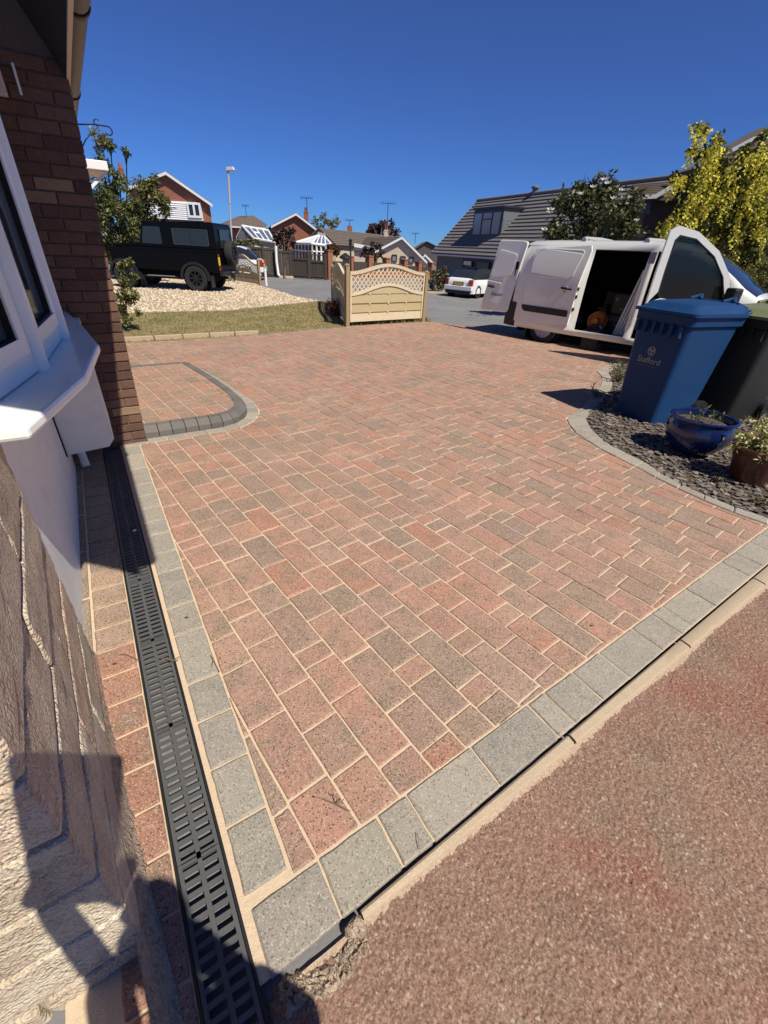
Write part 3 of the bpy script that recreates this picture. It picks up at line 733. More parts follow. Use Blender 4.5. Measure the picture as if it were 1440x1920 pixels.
# ---- bow window
ZS = 1.10
SILL = [(-.42, 1.6), (-.24, 1.6), (-.07, 2.2), (.007, 2.84), (-.06, 3.65), (-.14, 4.235), (-.42, 4.235)]
mb = MB(); mb.prism(SILL, ZS-.045, ZS); mb.obj('window_sill', M['upvc'], house, bevel=.013, fixn=True)
BOW = [(-.37, 1.72), (-.225, 2.32), (-.15, 3.05), (-.205, 3.72), (-.38, 4.2)]
bw = bpy.data.objects.new('bow_window', None); COL.objects.link(bw); bw.parent = house
for k, (p, q) in enumerate(zip(BOW, BOW[1:])):
    L = math.dist(p, q); ux, uy = (q[0]-p[0])/L, (q[1]-p[1])/L
    Mx = Matrix(((ux, uy, 0, p[0]), (uy, -ux, 0, p[1]), (0, 0, 1, 0), (0, 0, 0, 1)))   # local x along, y outward
    z0, z1 = ZS+.004, 2.31
    mb = MB()
    def bar(x0, x1, y0, y1, a, b): mb.box(x0, x1, y0, y1, a, b, Mx)
    bar(.02, L-.02, -.06, 0, z0, z0+.075); bar(.02, L-.02, -.06, 0, z1-.06, z1); bar(.02, .075, -.06, 0, z0+.075, z1-.06); bar(L-.075, L-.02, -.06, 0, z0+.075, z1-.06)
    i0, i1, a, b = .078, L-.078, z0+.078, z1-.063
    bar(i0, i1, -.05, .014, a, a+.062); bar(i0, i1, -.05, .014, b-.062, b); bar(i0, i0+.062, -.05, .014, a+.062, b-.062); bar(i1-.062, i1, -.05, .014, a+.062, b-.062)
    mb.obj('window_frame', M['upvc'], bw, fixn=True, bevel=.004)
    g = MB(); g.box(i0+.056, i1-.056, -.022, -.018, a+.056, b-.056, Mx); g.obj('pane', M['clearglass'], bw, fixn=True)
    g = MB(); e = .008
    for x0, x1, za, zb in ((i0+.062, i1-.062, a+.062, a+.062+e), (i0+.062, i1-.062, b-.062-e, b-.062), (i0+.062, i0+.062+e, a+.07, b-.07), (i1-.062-e, i1-.062, a+.07, b-.07)): g.box(x0, x1, -.02, .004, za, zb, Mx)
    g.obj('glazing_seal', M['gap'], bw, fixn=True)
    c = MB(); n = 14
    vs = [(*(Mx @ Vector((i0+(i1-i0)*i/n, -.10-.018*(i % 2), 0))).xy, zc) for i in range(n+1) for zc in (a, b)]
    c.add(vs, [(2*i, 2*i+2, 2*i+3, 2*i+1) for i in range(n)]); c.obj('curtain', M['curtain'], bw, smooth=80)
for x, y in BOW[1:-1]:
    mb = MB(); mb.lathe([(.034, ZS), (.034, 2.32)], 12, (x, y, 0)); mb.obj('corner_post', M['upvc'], bw, smooth=40)
mb = MB(); mb.box(-.42, -.385, 1.70, 3.92, -.02, ZS-.046); mb.obj('apron_board', M['panelwhite'], house, fixn=True, bevel=.002)
mb = MB(); mb.slab([(-.383, .225), (-.11, .245), (-.065, .30), (-.065, ZS-.046), (-.383, ZS-.046)], 3.6, 4.2); mb.obj('apron_box', M['panelwhite'], house, fixn=True, bevel=.003)
mb = MB(); mb.box(-.390, -.376, 3.585, 3.598, .22, ZS-.05); mb.obj('board_joint', M['gap'], house)
mb = MB(); mb.tube([(-.33, 3.98, .22), (-.32, 3.93, .10), (-.31, 3.86, .01)], .028, 12); mb.obj('waste_pipe', M['panelwhite'], house, smooth=50)
# ---- eaves above
mb = MB(); mb.hexa([(-.4, .50, 3.65), (.245, .50, 2.43), (.245, 4.249, 2.43), (-.4, 4.249, 3.65), (-.42, .50, 3.67), (.235, .50, 2.46), (.235, 4.249, 2.46), (-.42, 4.249, 3.67)]); mb.box(-.5, .245, 4.60, 9, 2.505, 2.52); mb.obj('soffit', M['soffit'], house)
mb = MB(); mb.box(.245, .267, .50, 9.2, 2.42, 2.60); mb.obj('fascia_board', M['fascia'], house, bevel=.002)
mb = MB(); prof = [(.270+.055-.055*math.cos(math.pi*k/8), 2.585-.058*math.sin(math.pi*k/8)) for k in range(9)]
vs = [(x, y, z) for y in (.48, 9.2) for x, z in prof]; mb.add(vs, [(k, k+1, 10+k, 9+k) for k in range(8)])
gu = mb.obj('gutter', M['gutter'], house, smooth=60)
so = gu.modifiers.new('sol', 'SOLIDIFY'); so.thickness = .003
for y in (2.15, 2.65, 3.5, 5.4):
    mb = MB(); pr = [(.270+.055-.060*math.cos(math.pi*k/8), 2.585-.064*math.sin(math.pi*k/8)) for k in range(9)]
    vs = [(x, yy, z) for yy in (y-.03, y+.03) for x, z in pr]; mb.add(vs, [(k, k+1, 10+k, 9+k) for k in range(8)])
    j = mb.obj('gutter_joiner', M['gutterblack'], gu, smooth=60); so = j.modifiers.new('sol', 'SOLIDIFY'); so.thickness = .006
mb = MB(); rows = 6
for k in range(rows):
    x0, x1 = .30-.25*k, .30-.25*(k+1)-.03; z0, z1 = 2.62+.50*k, 2.62+.50*(k+1)+.05
    mb.hexa([(x1, .48, z1), (x0, .48, z0), (x0, 9.2, z0), (x1, 9.2, z1), (x1, .48, z1+.02), (x0, .48, z0+.025), (x0, 9.2, z0+.025), (x1, 9.2, z1+.02)])
mb.obj('roof', M['tile'], house, fixn=True)
# small porch canopy and iron bracket further along the front
mb = MB(); mb.box(.17, .545, 6.35, 7.2, 2.16, 2.24); cn = mb.obj('porch_canopy', M['white'], house, bevel=.006)
mb = MB(); mb.hexa([(.20, 6.42, 1.9), (.24, 6.42, 1.9), (.24, 6.47, 1.9), (.20, 6.47, 1.9), (.5, 6.42, 2.155), (.54, 6.42, 2.155), (.54, 6.47, 2.155), (.5, 6.47, 2.155)]); mb.obj('canopy_bracket', M['white'], cn, fixn=True)
mb = MB(); b0 = .22
mb.tube([(b0, 5.2, 2.33), (.42, 5.2, 2.355), (.51, 5.2, 2.355)]+[(.51+.028*math.sin(a), 5.2, 2.327+.028*math.cos(a)) for a in np.linspace(0, 4.2, 9)], .005, 6)
mb.tube([(b0, 5.2, 2.10), (.33, 5.2, 2.25), (.44, 5.2, 2.345)]+[(.44+.022*math.sin(-a), 5.2, 2.37-.022*math.cos(a)) for a in np.linspace(0, 4.0, 8)], .0045, 6)
mb.obj('hanging_bracket', M['iron'], house, smooth=60)
mb = MB(); mb.tube([(-.02, 4.22, 2.44), (-.02, 4.22, 2.30)], .007, 8); mb.obj('cable_pipe', M['upvc'], house)
mb = MB(); mb.box(-.16, -.09, 4.20, 4.25, 2.28, 2.44); mb.obj('wall_bracket', M['fascia'], house, bevel=.006)

# ================================================================== PHOTOGRAPHER, behind the camera
def skin_obj(name, joints, edges, m, parent, root=0, sub=2):
    me = bpy.data.meshes.new(name); me.from_pydata([j[:3] for j in joints], edges, []); me.materials.append(m)
    o = bpy.data.objects.new(name, me); COL.objects.link(o); o.parent = parent
    sk = o.modifiers.new('skin', 'SKIN'); sk.use_smooth_shade = True
    for i, j in enumerate(joints):
        d = me.skin_vertices[0].data[i]; r = j[3]; d.radius = r if isinstance(r, tuple) else (r, r); d.use_root = (i == root)
    if sub: s_ = o.modifiers.new('sub', 'SUBSURF'); s_.levels = 1; s_.render_levels = sub
    return o
pe = thing('person', 'person in grey shirt and dark trousers holding up a tablet by the pier', 'person', (.37, -.60, -.02), R(25))
# local: x right, y forward, z up
J = [(0, -.04, .95, (.15, .11)), (0, .0, 1.15, (.15, .10)), (0, .07, 1.34, (.17, .10)), (0, .10, 1.45, .06), (0, .13, 1.53, .055), (0, .16, 1.62, (.075, .095)), (0, .15, 1.71, .06),
     (-.19, .08, 1.36, .055), (-.22, .36, 1.10, .043), (-.28, .59, 1.34, .032), (-.287, .64, 1.385, .03),
     (.19, .08, 1.36, .055), (.17, .24, 1.04, .043), (-.14, .51, 1.26, .034), (-.165, .55, 1.31, .03),
     (-.09, -.04, .88, .085), (-.10, .0, .48, .058), (-.11, -.04, .09, .042), (-.12, .10, .05, .038),
     (.09, -.04, .88, .085), (.10, .0, .48, .058), (.11, -.04, .09, .042), (.12, .10, .05, .038)]
Ed = [(0, 1), (1, 2), (2, 3), (3, 4), (4, 5), (5, 6), (2, 7), (7, 8), (8, 9), (9, 10), (2, 11), (11, 12), (12, 13), (13, 14), (0, 15), (15, 16), (16, 17), (17, 18), (0, 19), (19, 20), (20, 21), (21, 22)]
skin_obj('body', J, Ed, M['skin'], pe)
sh = [(x, y, z, tuple(v+.014 for v in (r if isinstance(r, tuple) else (r, r)))) for x, y, z, r in [J[0], J[1], J[2], J[7], J[8], J[11], J[12]]]
sh += [(-.245, .45, 1.19, (.052, .052)), (.06, .34, 1.12, (.052, .052))]
skin_obj('shirt', sh, [(0, 1), (1, 2), (2, 3), (3, 4), (2, 5), (5, 6), (4, 7), (6, 8)], M['shirt'], pe)
tr = [(x, y, z, tuple(v+.014 for v in (r if isinstance(r, tuple) else (r, r)))) for x, y, z, r in [J[0], J[15], J[16], J[17], J[19], J[20], J[21]]]
skin_obj('trousers', tr, [(0, 1), (1, 2), (2, 3), (0, 4), (4, 5), (5, 6)], M['trousers'], pe)
bm = bmesh.new(); bmesh.ops.create_uvsphere(bm, u_segments=20, v_segments=12, radius=1)
for v in bm.verts: v.co = Vector((v.co.x*.088, v.co.y*.105+.14, v.co.z*.10+1.675))
bmesh.ops.delete(bm, geom=[v for v in bm.verts if v.co.y > .19 and v.co.z < 1.695 or v.co.z < 1.60], context='VERTS')
me = bpy.data.meshes.new('hair'); bm.to_mesh(me); bm.free(); me.materials.append(M['hair']); o = bpy.data.objects.new('hair', me); COL.objects.link(o); o.parent = pe
mb = MB()
mb.lathe([(.0, .0), (.012, .004), (.016, .02), (.010, .045), (0, .05)], 8, (0, .26, 1.595)); mb.obj('nose', M['skin'], pe, smooth=80)
mb = MB()
for sx in (-.035, .035): mb.lathe([(0, -.012), (.009, -.008), (.012, 0), (.009, .008), (0, .012)], 8, (sx, .24, 1.645))
mb.obj('eyes', M['navy'], pe, smooth=80)
for hx, hy, hz, sg in ((-.285, .665, 1.40, 1), (-.185, .60, 1.335, -1)):  # hands: palm and five fingers curled round the edge
    P0 = [(hx-.03*sg, hy-.04, hz-.03, .026), (hx, hy, hz, (.034, .018))]; E0_ = [(0, 1)]
    for k in range(4):
        f0 = len(P0); L = (.032, .038, .035, .027)[k]
        P0 += [(hx+.012*sg, hy+.012, hz+.030-.019*k, .0105), (hx+(.012+L)*sg, hy+.026, hz+.034-.020*k, .009), (hx+(.02+L*1.6)*sg, hy+.022, hz+.032-.020*k, .0078)]
        E0_ += [(1, f0), (f0, f0+1), (f0+1, f0+2)]
    f0 = len(P0); P0 += [(hx+.012*sg, hy-.022, hz+.02, .0125), (hx+.038*sg, hy-.018, hz+.042, .0105), (hx+.058*sg, hy-.014, hz+.05, .009)]; E0_ += [(1, f0), (f0, f0+1), (f0+1, f0+2)]
    skin_obj('hand', P0, E0_, M['skin'], pe, root=1)
tb = thing('tablet', 'black tablet computer held up to take the photograph', 'tablet', (0, 0, 0))
tb.matrix_world = cam.matrix_world.copy()
mb = MB(); pts = []
cx, cy, hw, hh, rr = -.114, -.122, .075, .142, .018
for qx, qy, a0 in ((1, 1, 0), (-1, 1, 90), (-1, -1, 180), (1, -1, 270)):
    for k in range(5): a = R(a0+22.5*k); pts.append((cx+qx*(hw-rr)+rr*math.cos(a), cy+qy*(hh-rr)+rr*math.sin(a)))
mb.prism(pts, .012, .019); mb.obj('tablet_body', M['black'], tb, fixn=True)
mb = MB(); mb.prism([(cx+(x-cx)*.93, cy+(y-cy)*.95) for x, y in pts], .0192, .0196); mb.obj('screen', M['glass'], tb, fixn=True)

# ================================================================== VEHICLES
def wheel(parent, x, y, r, wd, mtyre, mrim, side=-1, spokes=0, hub=.62, name='wheel'):
    """axle along local y; outer face towards side"""
    e = bpy.data.objects.new(name, None); COL.objects.link(e); e.parent = parent; e.location = (x, y, r)
    h = wd/2
    mb = MB(); mb.lathe([(r*hub, -h*.9), (r*.93, -h), (r*.99, -h*.75), (r, -h*.4), (r, h*.4), (r*.99, h*.75), (r*.93, h), (r*hub, h*.9), (r*hub, -h*.9)], 36, axis='y')
    mb.obj('tyre', mtyre, e, smooth=40)
    mb = MB(); s = side
    if not spokes:
        mb.lathe([(0, s*h*.75), (r*.18, s*h*.78), (r*.22, s*h*.6), (r*.5, s*h*.66), (r*hub*1.01, s*h*.92), (r*hub*1.01, -s*h*.5), (0, -s*h*.5)], 28, axis='y')
        for k in range(8): a = k*math.pi/4; mb.box(r*.33, r*.47, s*h*.62-.004, s*h*.70+.004, -.018, .018, Matrix.Rotation(a, 4, 'Y'))
    else:
        mb.lathe([(r*hub*.93, s*h*.86), (r*hub*1.01, s*h*.94), (r*hub*1.01, -s*h*.5), (r*hub*.9, -s*h*.45), (r*hub*.9, s*h*.5)], 28, axis='y')
        mb.lathe([(0, s*h*.72), (r*.14, s*h*.72), (r*.16, s*h*.3), (0, s*h*.2)], 16, axis='y')
        for k in range(spokes): mb.box(r*.1, r*hub*.95, min(s*h*.5, s*h*.72), max(s*h*.5, s*h*.72), -r*.055, r*.055, Matrix.Rotation(2*math.pi*k/spokes, 4, 'Y'))
        mb.lathe([(r*hub*.9, -s*h*.2), (0, -s*h*.2)], 24, axis='y')
    mb.obj('rim', mrim, e, smooth=35)
    return e
def shell(stations, rows, skip=lambda i, k: False, mats=lambda i, k: 0, capends=True):
    """stations: list of list of (x,y,z) equal length -> quads"""
    mb = MB(); n = len(stations[0]); vs = [p for s in stations for p in s]
    for i in range(len(stations)-1):
        for k in range(n-1):
            if skip(i, k): continue
            mb.add([], [], None)
            mb.f.append([i*n+k, i*n+k+1, (i+1)*n+k+1, (i+1)*n+k]); mb.c.append(None); mb.m.append(mats(i, k))
    mb.v = list(vs)
    if capends:
        for i, rev in ((0, True), (len(stations)-1, False)):
            f = [i*n+k for k in range(n)]; mb.f.append(f if not rev else f[::-1]); mb.c.append(None); mb.m.append(mats(-1 if i == 0 else -2, 0))
    return mb
def rounded(pts, r=.04, n=4):
    out = []; N = len(pts)
    for i in range(N):
        p0, p, p1 = Vector(pts[i-1]), Vector(pts[i]), Vector(pts[(i+1) % N])
        a = (p0-p); b = (p1-p); ra = min(r, a.length*.45); rb = min(r, b.length*.45); A = p+a.normalized()*ra; B = p+b.normalized()*rb
        for k in range(n+1):
            t = k/n; q = A*(1-t)**2+p*2*t*(1-t)+B*t*t; out.append((q.x, q.y))
    return out

# ---------------- white panel van with its doors open
VX, VY = 3.2315, 10.1234
van = thing('panel_van', 'white panel van parked on the road with its side, rear and front doors open', 'van', (VX, VY, -.035), math.atan2(-.70096, .71320))
WV = 1.72
def yb(z):      # tumblehome of the side
    return .0 if z < .75 else (.012*((z-.75)/.5) if z < 1.25 else .012+.10*((z-1.25)/.65)**1.4)
XS = [(-.90, 1.74), (-.84, 1.83), (-.70, 1.875), (-.2, 1.895), (.69, 1.91), (1.675, 1.915), (1.80, 1.915), (2.1, 1.885), (2.48, 1.79), (2.72, 1.67), (3.02, 1.47), (3.22, 1.325), (3.42, 1.215), (3.6, 1.13), (3.72, 1.0), (3.82, .72), (3.84, .30)]
FR = [0, .07, .20, .33, .50, .62, .80, .93, 1.0]
def van_section(x, top):
    near = []
    nose = max(0, (x-3.2)/.64)**2*.16; tail = max(0, (-.7-x)/.2)*.03
    for f in FR:
        z = .27+(top-.27)*f; y = yb(z*1.9/max(top, 1.2)) if top > 1.2 else yb(.27+(1.0)*f)*.8
        near.append((x, y+nose+tail+(.0 if f < .95 else .05), z))
    roof = [(x, .30+nose, top+.025), (x, WV/2, top+.045)]
    full = near+roof+[(px, WV-py, pz) for px, py, pz in roof[:1]+near[::-1]]
    return full
secs = [van_section(x, t) for x, t in XS]
nn = len(secs[0]); last = len(FR)-1
def v_skip(i, k):
    xa, xb = XS[i][0], XS[i+1][0]
    if k < last and .68 < xa and xb < 1.68 and 1 <= k <= 6: return True       # sliding door opening (near side)
    if k < last and xa >= 1.79 and xb <= 3.03 and 1 <= k <= 6: return True    # driver's door opening
    return False
def v_mat(i, k):
    if i < 0: return 2 if i == -1 else 0
    xa = XS[i][0]
    if last <= k <= nn-2-last and 2.47 <= xa < 3.41: return 1                  # windscreen
    if k > nn-2-last and k <= nn-4 and 1.8 <= xa < 3.0 and k < nn-5: return 1
    if (k == 0 or k == nn-2) and xa < 3.6: return 2 if xa >= 3.2 or xa < -.8 else 0
    if xa >= 3.81: return 2
    return 0
b = shell(secs, nn, v_skip, v_mat).obj('body', [M['vanwhite'], M['bluescreen'], M['interior']], van, smooth=32)
so = b.modifiers.new('sol', 'SOLIDIFY'); so.thickness = .02; so.offset = -1 if False else 1; so.material_offset = 0
so.offset = -1
# lining of load space and cab, near-black so their shade is in its colour
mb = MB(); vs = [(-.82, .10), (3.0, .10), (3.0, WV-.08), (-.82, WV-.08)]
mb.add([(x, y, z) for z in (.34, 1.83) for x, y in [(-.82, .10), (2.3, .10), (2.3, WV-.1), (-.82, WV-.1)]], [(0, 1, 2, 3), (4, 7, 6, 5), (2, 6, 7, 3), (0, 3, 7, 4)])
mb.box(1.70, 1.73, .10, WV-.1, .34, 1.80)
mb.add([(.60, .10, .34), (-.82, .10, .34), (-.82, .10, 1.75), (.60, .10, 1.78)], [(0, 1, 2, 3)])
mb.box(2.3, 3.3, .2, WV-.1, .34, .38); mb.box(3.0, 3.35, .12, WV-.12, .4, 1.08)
mb.obj('shade_lining', M['interior'], van)
mb = MB()
mb.hexa([(2.0, .30, .40), (2.5, .30, .40), (2.5, .78, .40), (2.0, .78, .40), (1.98, .30, .78), (2.5, .30, .80), (2.5, .78, .80), (1.98, .78, .78)])
mb.hexa([(1.84, .32, .78), (2.0, .32, .78), (2.0, .76, .78), (1.84, .76, .78), (1.76, .34, 1.45), (1.88, .34, 1.45), (1.88, .74, 1.45), (1.76, .74, 1.45)])
mb.obj('seat', M['black'], van, fixn=True, bevel=.03)
mb = MB(); mb.box(.66, 1.70, -.008, .06, .27, .345); mb.obj('door_sill', M['vanwhite'], van, bevel=.008)
mb = MB(); mb.box(1.68, 1.795, .035, .075, .36, 1.80); mb.obj('door_pillar', mat('grey_pillar', (.30, .30, .31), .4), van, bevel=.01)
# rear corner bumper, lamps, side strips
mb = MB(); mb.prism(rounded([(-1.0, -.015), (-.66, -.015), (-.66, .35), (-.88, .35), (-.88, WV-.35), (-.66, WV-.35), (-.66, WV+.015), (-1.0, WV+.015)], .05), .28, .76); mb.obj('rear_bumper', M['black'], van, fixn=True, bevel=.012)
mb = MB(); mb.box(-.925, -.86, .02, .13, .80, 1.45); mb.obj('tail_lamp', M['red'], van, bevel=.01)
# slid-back side door
dpoly = rounded([(-.56, .355), (.545, .36), (.575, 1.22), (.655, 1.86), (-.50, 1.83), (-.58, 1.25)], .05)
mb = MB(); dy = lambda z: yb(z)*.9-.075
def panel(poly, off, th):
    m_ = MB(); n = len(poly); vs = []
    for o_ in (off, off+th): vs += [(x, dy(z)+o_, z) for x, z in poly]
    return vs
def curved_slab(poly, off, th, nz=10):
    """slab following the side curve: slice polygon into horizontal bands"""
    m_ = MB(); zs = [p[1] for p in poly]; z0, z1 = min(zs), max(zs); prev = None
    def span(z):
        xs = []
        for i in range(len(poly)):
            (xa, za), (xb, zb) = poly[i], poly[(i+1) % len(poly)]
            if (za-z)*(zb-z) <= 0 and abs(za-zb) > 1e-9: xs.append(xa+(xb-xa)*(z-za)/(zb-za))
        return (min(xs), max(xs)) if xs else None
    for i in range(nz+1):
        z = z0+1e-4+(z1-z0-2e-4)*i/nz; s_ = span(z)
        cur = [(s_[0], dy(z)+off, z), (s_[1], dy(z)+off, z), (s_[1], dy(z)+off+th, z), (s_[0], dy(z)+off+th, z)]
        if prev:
            b0 = len(m_.v); m_.add(prev+cur, [(0, 1, 5, 4), (1, 2, 6, 5), (2, 3, 7, 6), (3, 0, 4, 7)])
        else: m_.add(cur, [(0, 3, 2, 1)])
        prev = cur
    m_.add(prev, [(0, 1, 2, 3)])
    return m_
sd = curved_slab(dpoly, 0, .05, 16).obj('sliding_door', M['vanwhite'], van, fixn=True, smooth=40)
wp_ = rounded([(-.53, 1.29), (.42, 1.262), (.545, 1.79), (-.40, 1.80), (-.535, 1.60)], .09, 5)
inner = [(x*.965, 1.53+(z-1.53)*.93) for x, z in wp_]
curved_slab(inner, -.010, .02, 8).obj('pressed_panel', M['vanwhite'], sd, fixn=True, smooth=40, bevel=.006)
n = len(wp_); mb = MB()
vs = [(x, dy(z)-.001, z) for x, z in wp_]+[(x, dy(z)-.007, z) for x, z in inner]
mb.add(vs, [(i, (i+1) % n, n+(i+1) % n, n+i) for i in range(n)]); mb.obj('panel_edge', M['vanwhite'], sd, smooth=50)
mb = MB(); mb.slab(rounded([(-.57, .735), (.50, .725), (.50, .60), (-.49, .61), (-.55, .66)], .03), -.092, -.06); mb.obj('rubbing_strip', M['black'], sd, fixn=True, bevel=.006)
mb = MB(); mb.slab(rounded([(.25, 1.135), (.47, 1.115), (.47, 1.085), (.25, 1.10)], .012), -.115, -.085); mb.obj('handle', M['black'], sd, fixn=True)
mb = MB(); mb.lathe([(.055, -.078), (.05, -.07), (0, -.066)], 20, (.34, 0, 1.09), axis='y'); mb.obj('handle_cup', M['vanwhite'], sd, smooth=60)
mb = MB()
for z in (.75, .98, 1.12): mb.box(.55, .60, -.06, -.02, z-.03, z+.03)
mb.obj('latch', M['black'], sd, bevel=.004)
# open rear door (swung back in line with the side)
rd_out = rounded([(-.92, .53), (-.90, .76), (-.80, 1.50), (-.75, 1.88), (-.82, 1.905), (-1.44, 1.915), (-1.62, .78), (-1.655, .52)], .06)
mb = MB(); rdy = lambda z: .02+.0*z
mb.slab(rd_out, -.035, .02, yf=lambda z: yb(z)*.6); rdr = mb.obj('rear_door', M['vanwhite'], van, fixn=True, bevel=.012)
mb = MB(); mb.slab(rounded([(-1.0, 1.22), (-.92, 1.66), (-1.40, 1.74), (-1.50, 1.2)], .07), -.043, -.03, yf=lambda z: yb(z)*.6); mb.obj('pressed_panel', M['vanwhite'], rdr, fixn=True, bevel=.008)
mb = MB(); mb.slab(rounded([(-1.56, 1.13), (-1.20, 1.10), (-1.20, 1.06), (-1.56, 1.07)], .02), -.052, -.02); mb.obj('plinth', M['vanwhite'], rdr, fixn=True, bevel=.01)
mb = MB(); mb.slab(rounded([(-1.53, 1.035), (-1.37, 1.01), (-1.37, .98), (-1.53, 1.0)], .01), -.065, -.03); mb.obj('handle', M['black'], rdr, fixn=True)
Mt = Matrix.Translation((-1.27, -.043, .86)) @ Matrix.Rotation(R(90), 4, 'X')
text('lettering', 'Dispatch', .085, M['darkprint'], rdr, Mt, .002)
mb = MB(); mb.box(-.93, -.86, .0, .05, .55, 1.52); mb.obj('hinge_gap_shade', M['interior'], rdr, bevel=.004)  # near-black strip painting in the shaded gap between door and body
# driver's door swung open
dd = bpy.data.objects.new('driver_door', None); COL.objects.link(dd); dd.parent = van; dd.location = (3.08, .0, 0); dd.rotation_euler = (0, 0, R(40)); dd.scale = (1.05, 1, .985)
do = [(0, .36), (-1.16, .36), (-1.17, .8), (-1.19, 1.06), (-1.19, 1.6), (-1.18, 2.10), (-1.08, 2.17), (-.78, 2.10), (-.40, 1.86), (-.13, 1.55), (.02, 1.22), (.03, .9)]
wi = [(-.08, 1.06), (-1.0, 1.16), (-1.04, 1.18), (-1.07, 1.25), (-1.08, 1.55), (-1.08, 1.98), (-1.03, 2.05), (-.78, 2.01), (-.44, 1.79), (-.20, 1.51), (-.09, 1.27), (-.08, 1.14)]
lower = [(0.03, .36), (.03, .9), (0.02, 1.22), (-.08, 1.12), (-.08, 1.06), (-1.0, 1.16), (-1.19, 1.06), (-1.17, .8), (-1.16, .36)]
mb = MB(); mb.slab(lower, -.03, .03); mb.obj('door_skin', M['vanwhite'], dd, fixn=True, bevel=.008)
mb = MB(); fo = [do[10], do[3], do[3], do[4], do[4], do[5], do[6], do[7], do[8], do[9], do[10]]
fi = [wi[10], wi[2], wi[3], wi[4], wi[4], wi[5], wi[6], wi[7], wi[8], wi[9], wi[10]]
n = len(fo); vs = [(x, y, z) for y in (-.028, .028) for L_ in (fo, fi) for x, z in L_]
fs = []
for i in range(2, n-1): fs += [(i, i+1, n+i+1, n+i), (2*n+i+1, 2*n+i, 3*n+i, 3*n+i+1), (i, 2*n+i, 2*n+i+1, i+1), (n+i+1, 3*n+i+1, 3*n+i, n+i)]
fs.append((2, n+2, 3*n+2, 2*n+2)); mb.add(vs, fs); mb.obj('window_surround', M['vanwhite'], dd, fixn=True)
mb = MB(); g_ = [wi[0]]+wi[1:]; mb.slab(g_, -.006, .006); mb.obj('window', M['tintglass'], dd, fixn=True)
mb = MB(); inn = [(-.56+(x+.56)*.96, 1.45+(z-1.45)*.955) for x, z in wi]; mb.ring(wi, inn, -.03, .01); mb.obj('window_seal', M['black'], dd, fixn=True)
mb = MB(); mb.slab(rounded([(-1.06, 1.03), (-.85, .99), (-.85, .955), (-1.06, .99)], .012), -.075, -.045); mb.obj('handle', M['black'], dd, fixn=True)
mb = MB(); mb.lathe([(.06, -.034), (.055, -.026), (0, -.02)], 20, (-.95, 0, .985), axis='y'); mb.obj('handle_cup', mat('cup_shade', (.55, .55, .55), .4), dd, smooth=60)
mb = MB(); mb.prism(rounded([(-.14, -.10), (.0, -.08), (.05, -.27), (-.10, -.31)], .04), 1.10, 1.37); mb.obj('mirror', M['black'], dd, fixn=True, bevel=.03)
mb = MB(); mb.box(-.85, -.81, -.034, .034, .36, .66); mb.box(-1.12, -.05, -.045, -.03, .60, .72); mb.obj('rubbing_strip', M['black'], dd)
# bonnet lamp, bumper, roof bars, wheels, arches, mudflaps
mb = MB(); mb.slab(rounded([(3.50, .99), (3.76, .90), (3.80, .78), (3.66, .76)], .05), .08, .2); mb.obj('headlight', M['glass'], van, fixn=True, bevel=.02)
mb = MB(); mb.prism(rounded([(3.1, -.012), (3.66, .0), (3.88, .22), (3.92, WV/2), (3.88, WV-.22), (3.66, WV), (3.1, WV+.012)], .05), .24, .58); mb.obj('front_bumper', M['black'], van, fixn=True, bevel=.02)
mb = MB(); mb.box(3.02, 3.16, .02, .2, .95, 1.32); mb.obj('quarter_trim', M['black'], van, bevel=.02)
for x in (.36, 1.52):
    mb = MB(); mb.box(x-.035, x+.035, .16, WV-.16, 1.965, 1.99); mb.box(x-.05, x+.05, .16, .22, 1.90, 1.97); mb.box(x-.05, x+.05, WV-.22, WV-.16, 1.90, 1.97)
    mb.tube([(x, .18, 1.985), (x+.0, .9, 2.0), (x, WV-.18, 1.985)], .022, 8); mb.obj('roof_bar', M['lampgrey'], van, bevel=.004)
for x in (0, 3.69):
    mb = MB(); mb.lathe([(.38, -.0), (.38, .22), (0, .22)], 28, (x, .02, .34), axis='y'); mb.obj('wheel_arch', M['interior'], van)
    wheel(van, x, .11, .325, .21, M['tyre'], M['steel'], -1)
    wheel(van, x, WV-.11, .325, .21, M['tyre'], M['steel'], 1)
for x in (-.42,):
    mb = MB(); mb.box(x-.02, x+.02, .02, .26, .05, .34); mb.obj('mudflap', M['black'], van)
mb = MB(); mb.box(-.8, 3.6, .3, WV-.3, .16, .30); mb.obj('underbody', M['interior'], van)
# things in the van's load space
def vw(x, y, z=0):   # van-local to world
    c, s_ = math.cos(van.rotation_euler.z), math.sin(van.rotation_euler.z)
    return (VX+c*x-s_*y, VY+s_*x+c*y, z-.035)
reel = thing('cable_reel', 'orange cable reel standing inside the open side door of the van', 'cable reel', vw(.93, .42, .345), van.rotation_euler.z)
mb = MB()
for k in range(7): 
    r = .10+.012*k; mb.tube([(r*math.cos(a), -.05+.015*(k % 4), .20+r*math.sin(a)) for a in np.linspace(0, 6.283, 25)], .011, 6)
mb.obj('cable', M['orange'], reel, smooth=60)
mb = MB(); mb.lathe([(.0, -.09), (.07, -.09), (.07, .06), (0, .06)], 20, (0, 0, .20), axis='y'); mb.lathe([(.195, .06), (.195, .075), (0, .075)], 28, (0, 0, .20), axis='y'); mb.obj('drum', M['orange'], reel, smooth=40)
mb = MB(); mb.tube([(-.12, -.12, .012), (.16, -.12, .012), (.20, -.12, .30), (.17, -.12, .44), (.0, -.12, .46), (0, .1, .46), (.0, .1, .012)], .012, 8); mb.obj('reel_stand', M['iron'], reel, smooth=50)
wb = thing('plastic_trim_bundle', 'bundle of white plastic lengths leaning upright inside the van', 'trim', vw(1.50, .42, .345), van.rotation_euler.z)
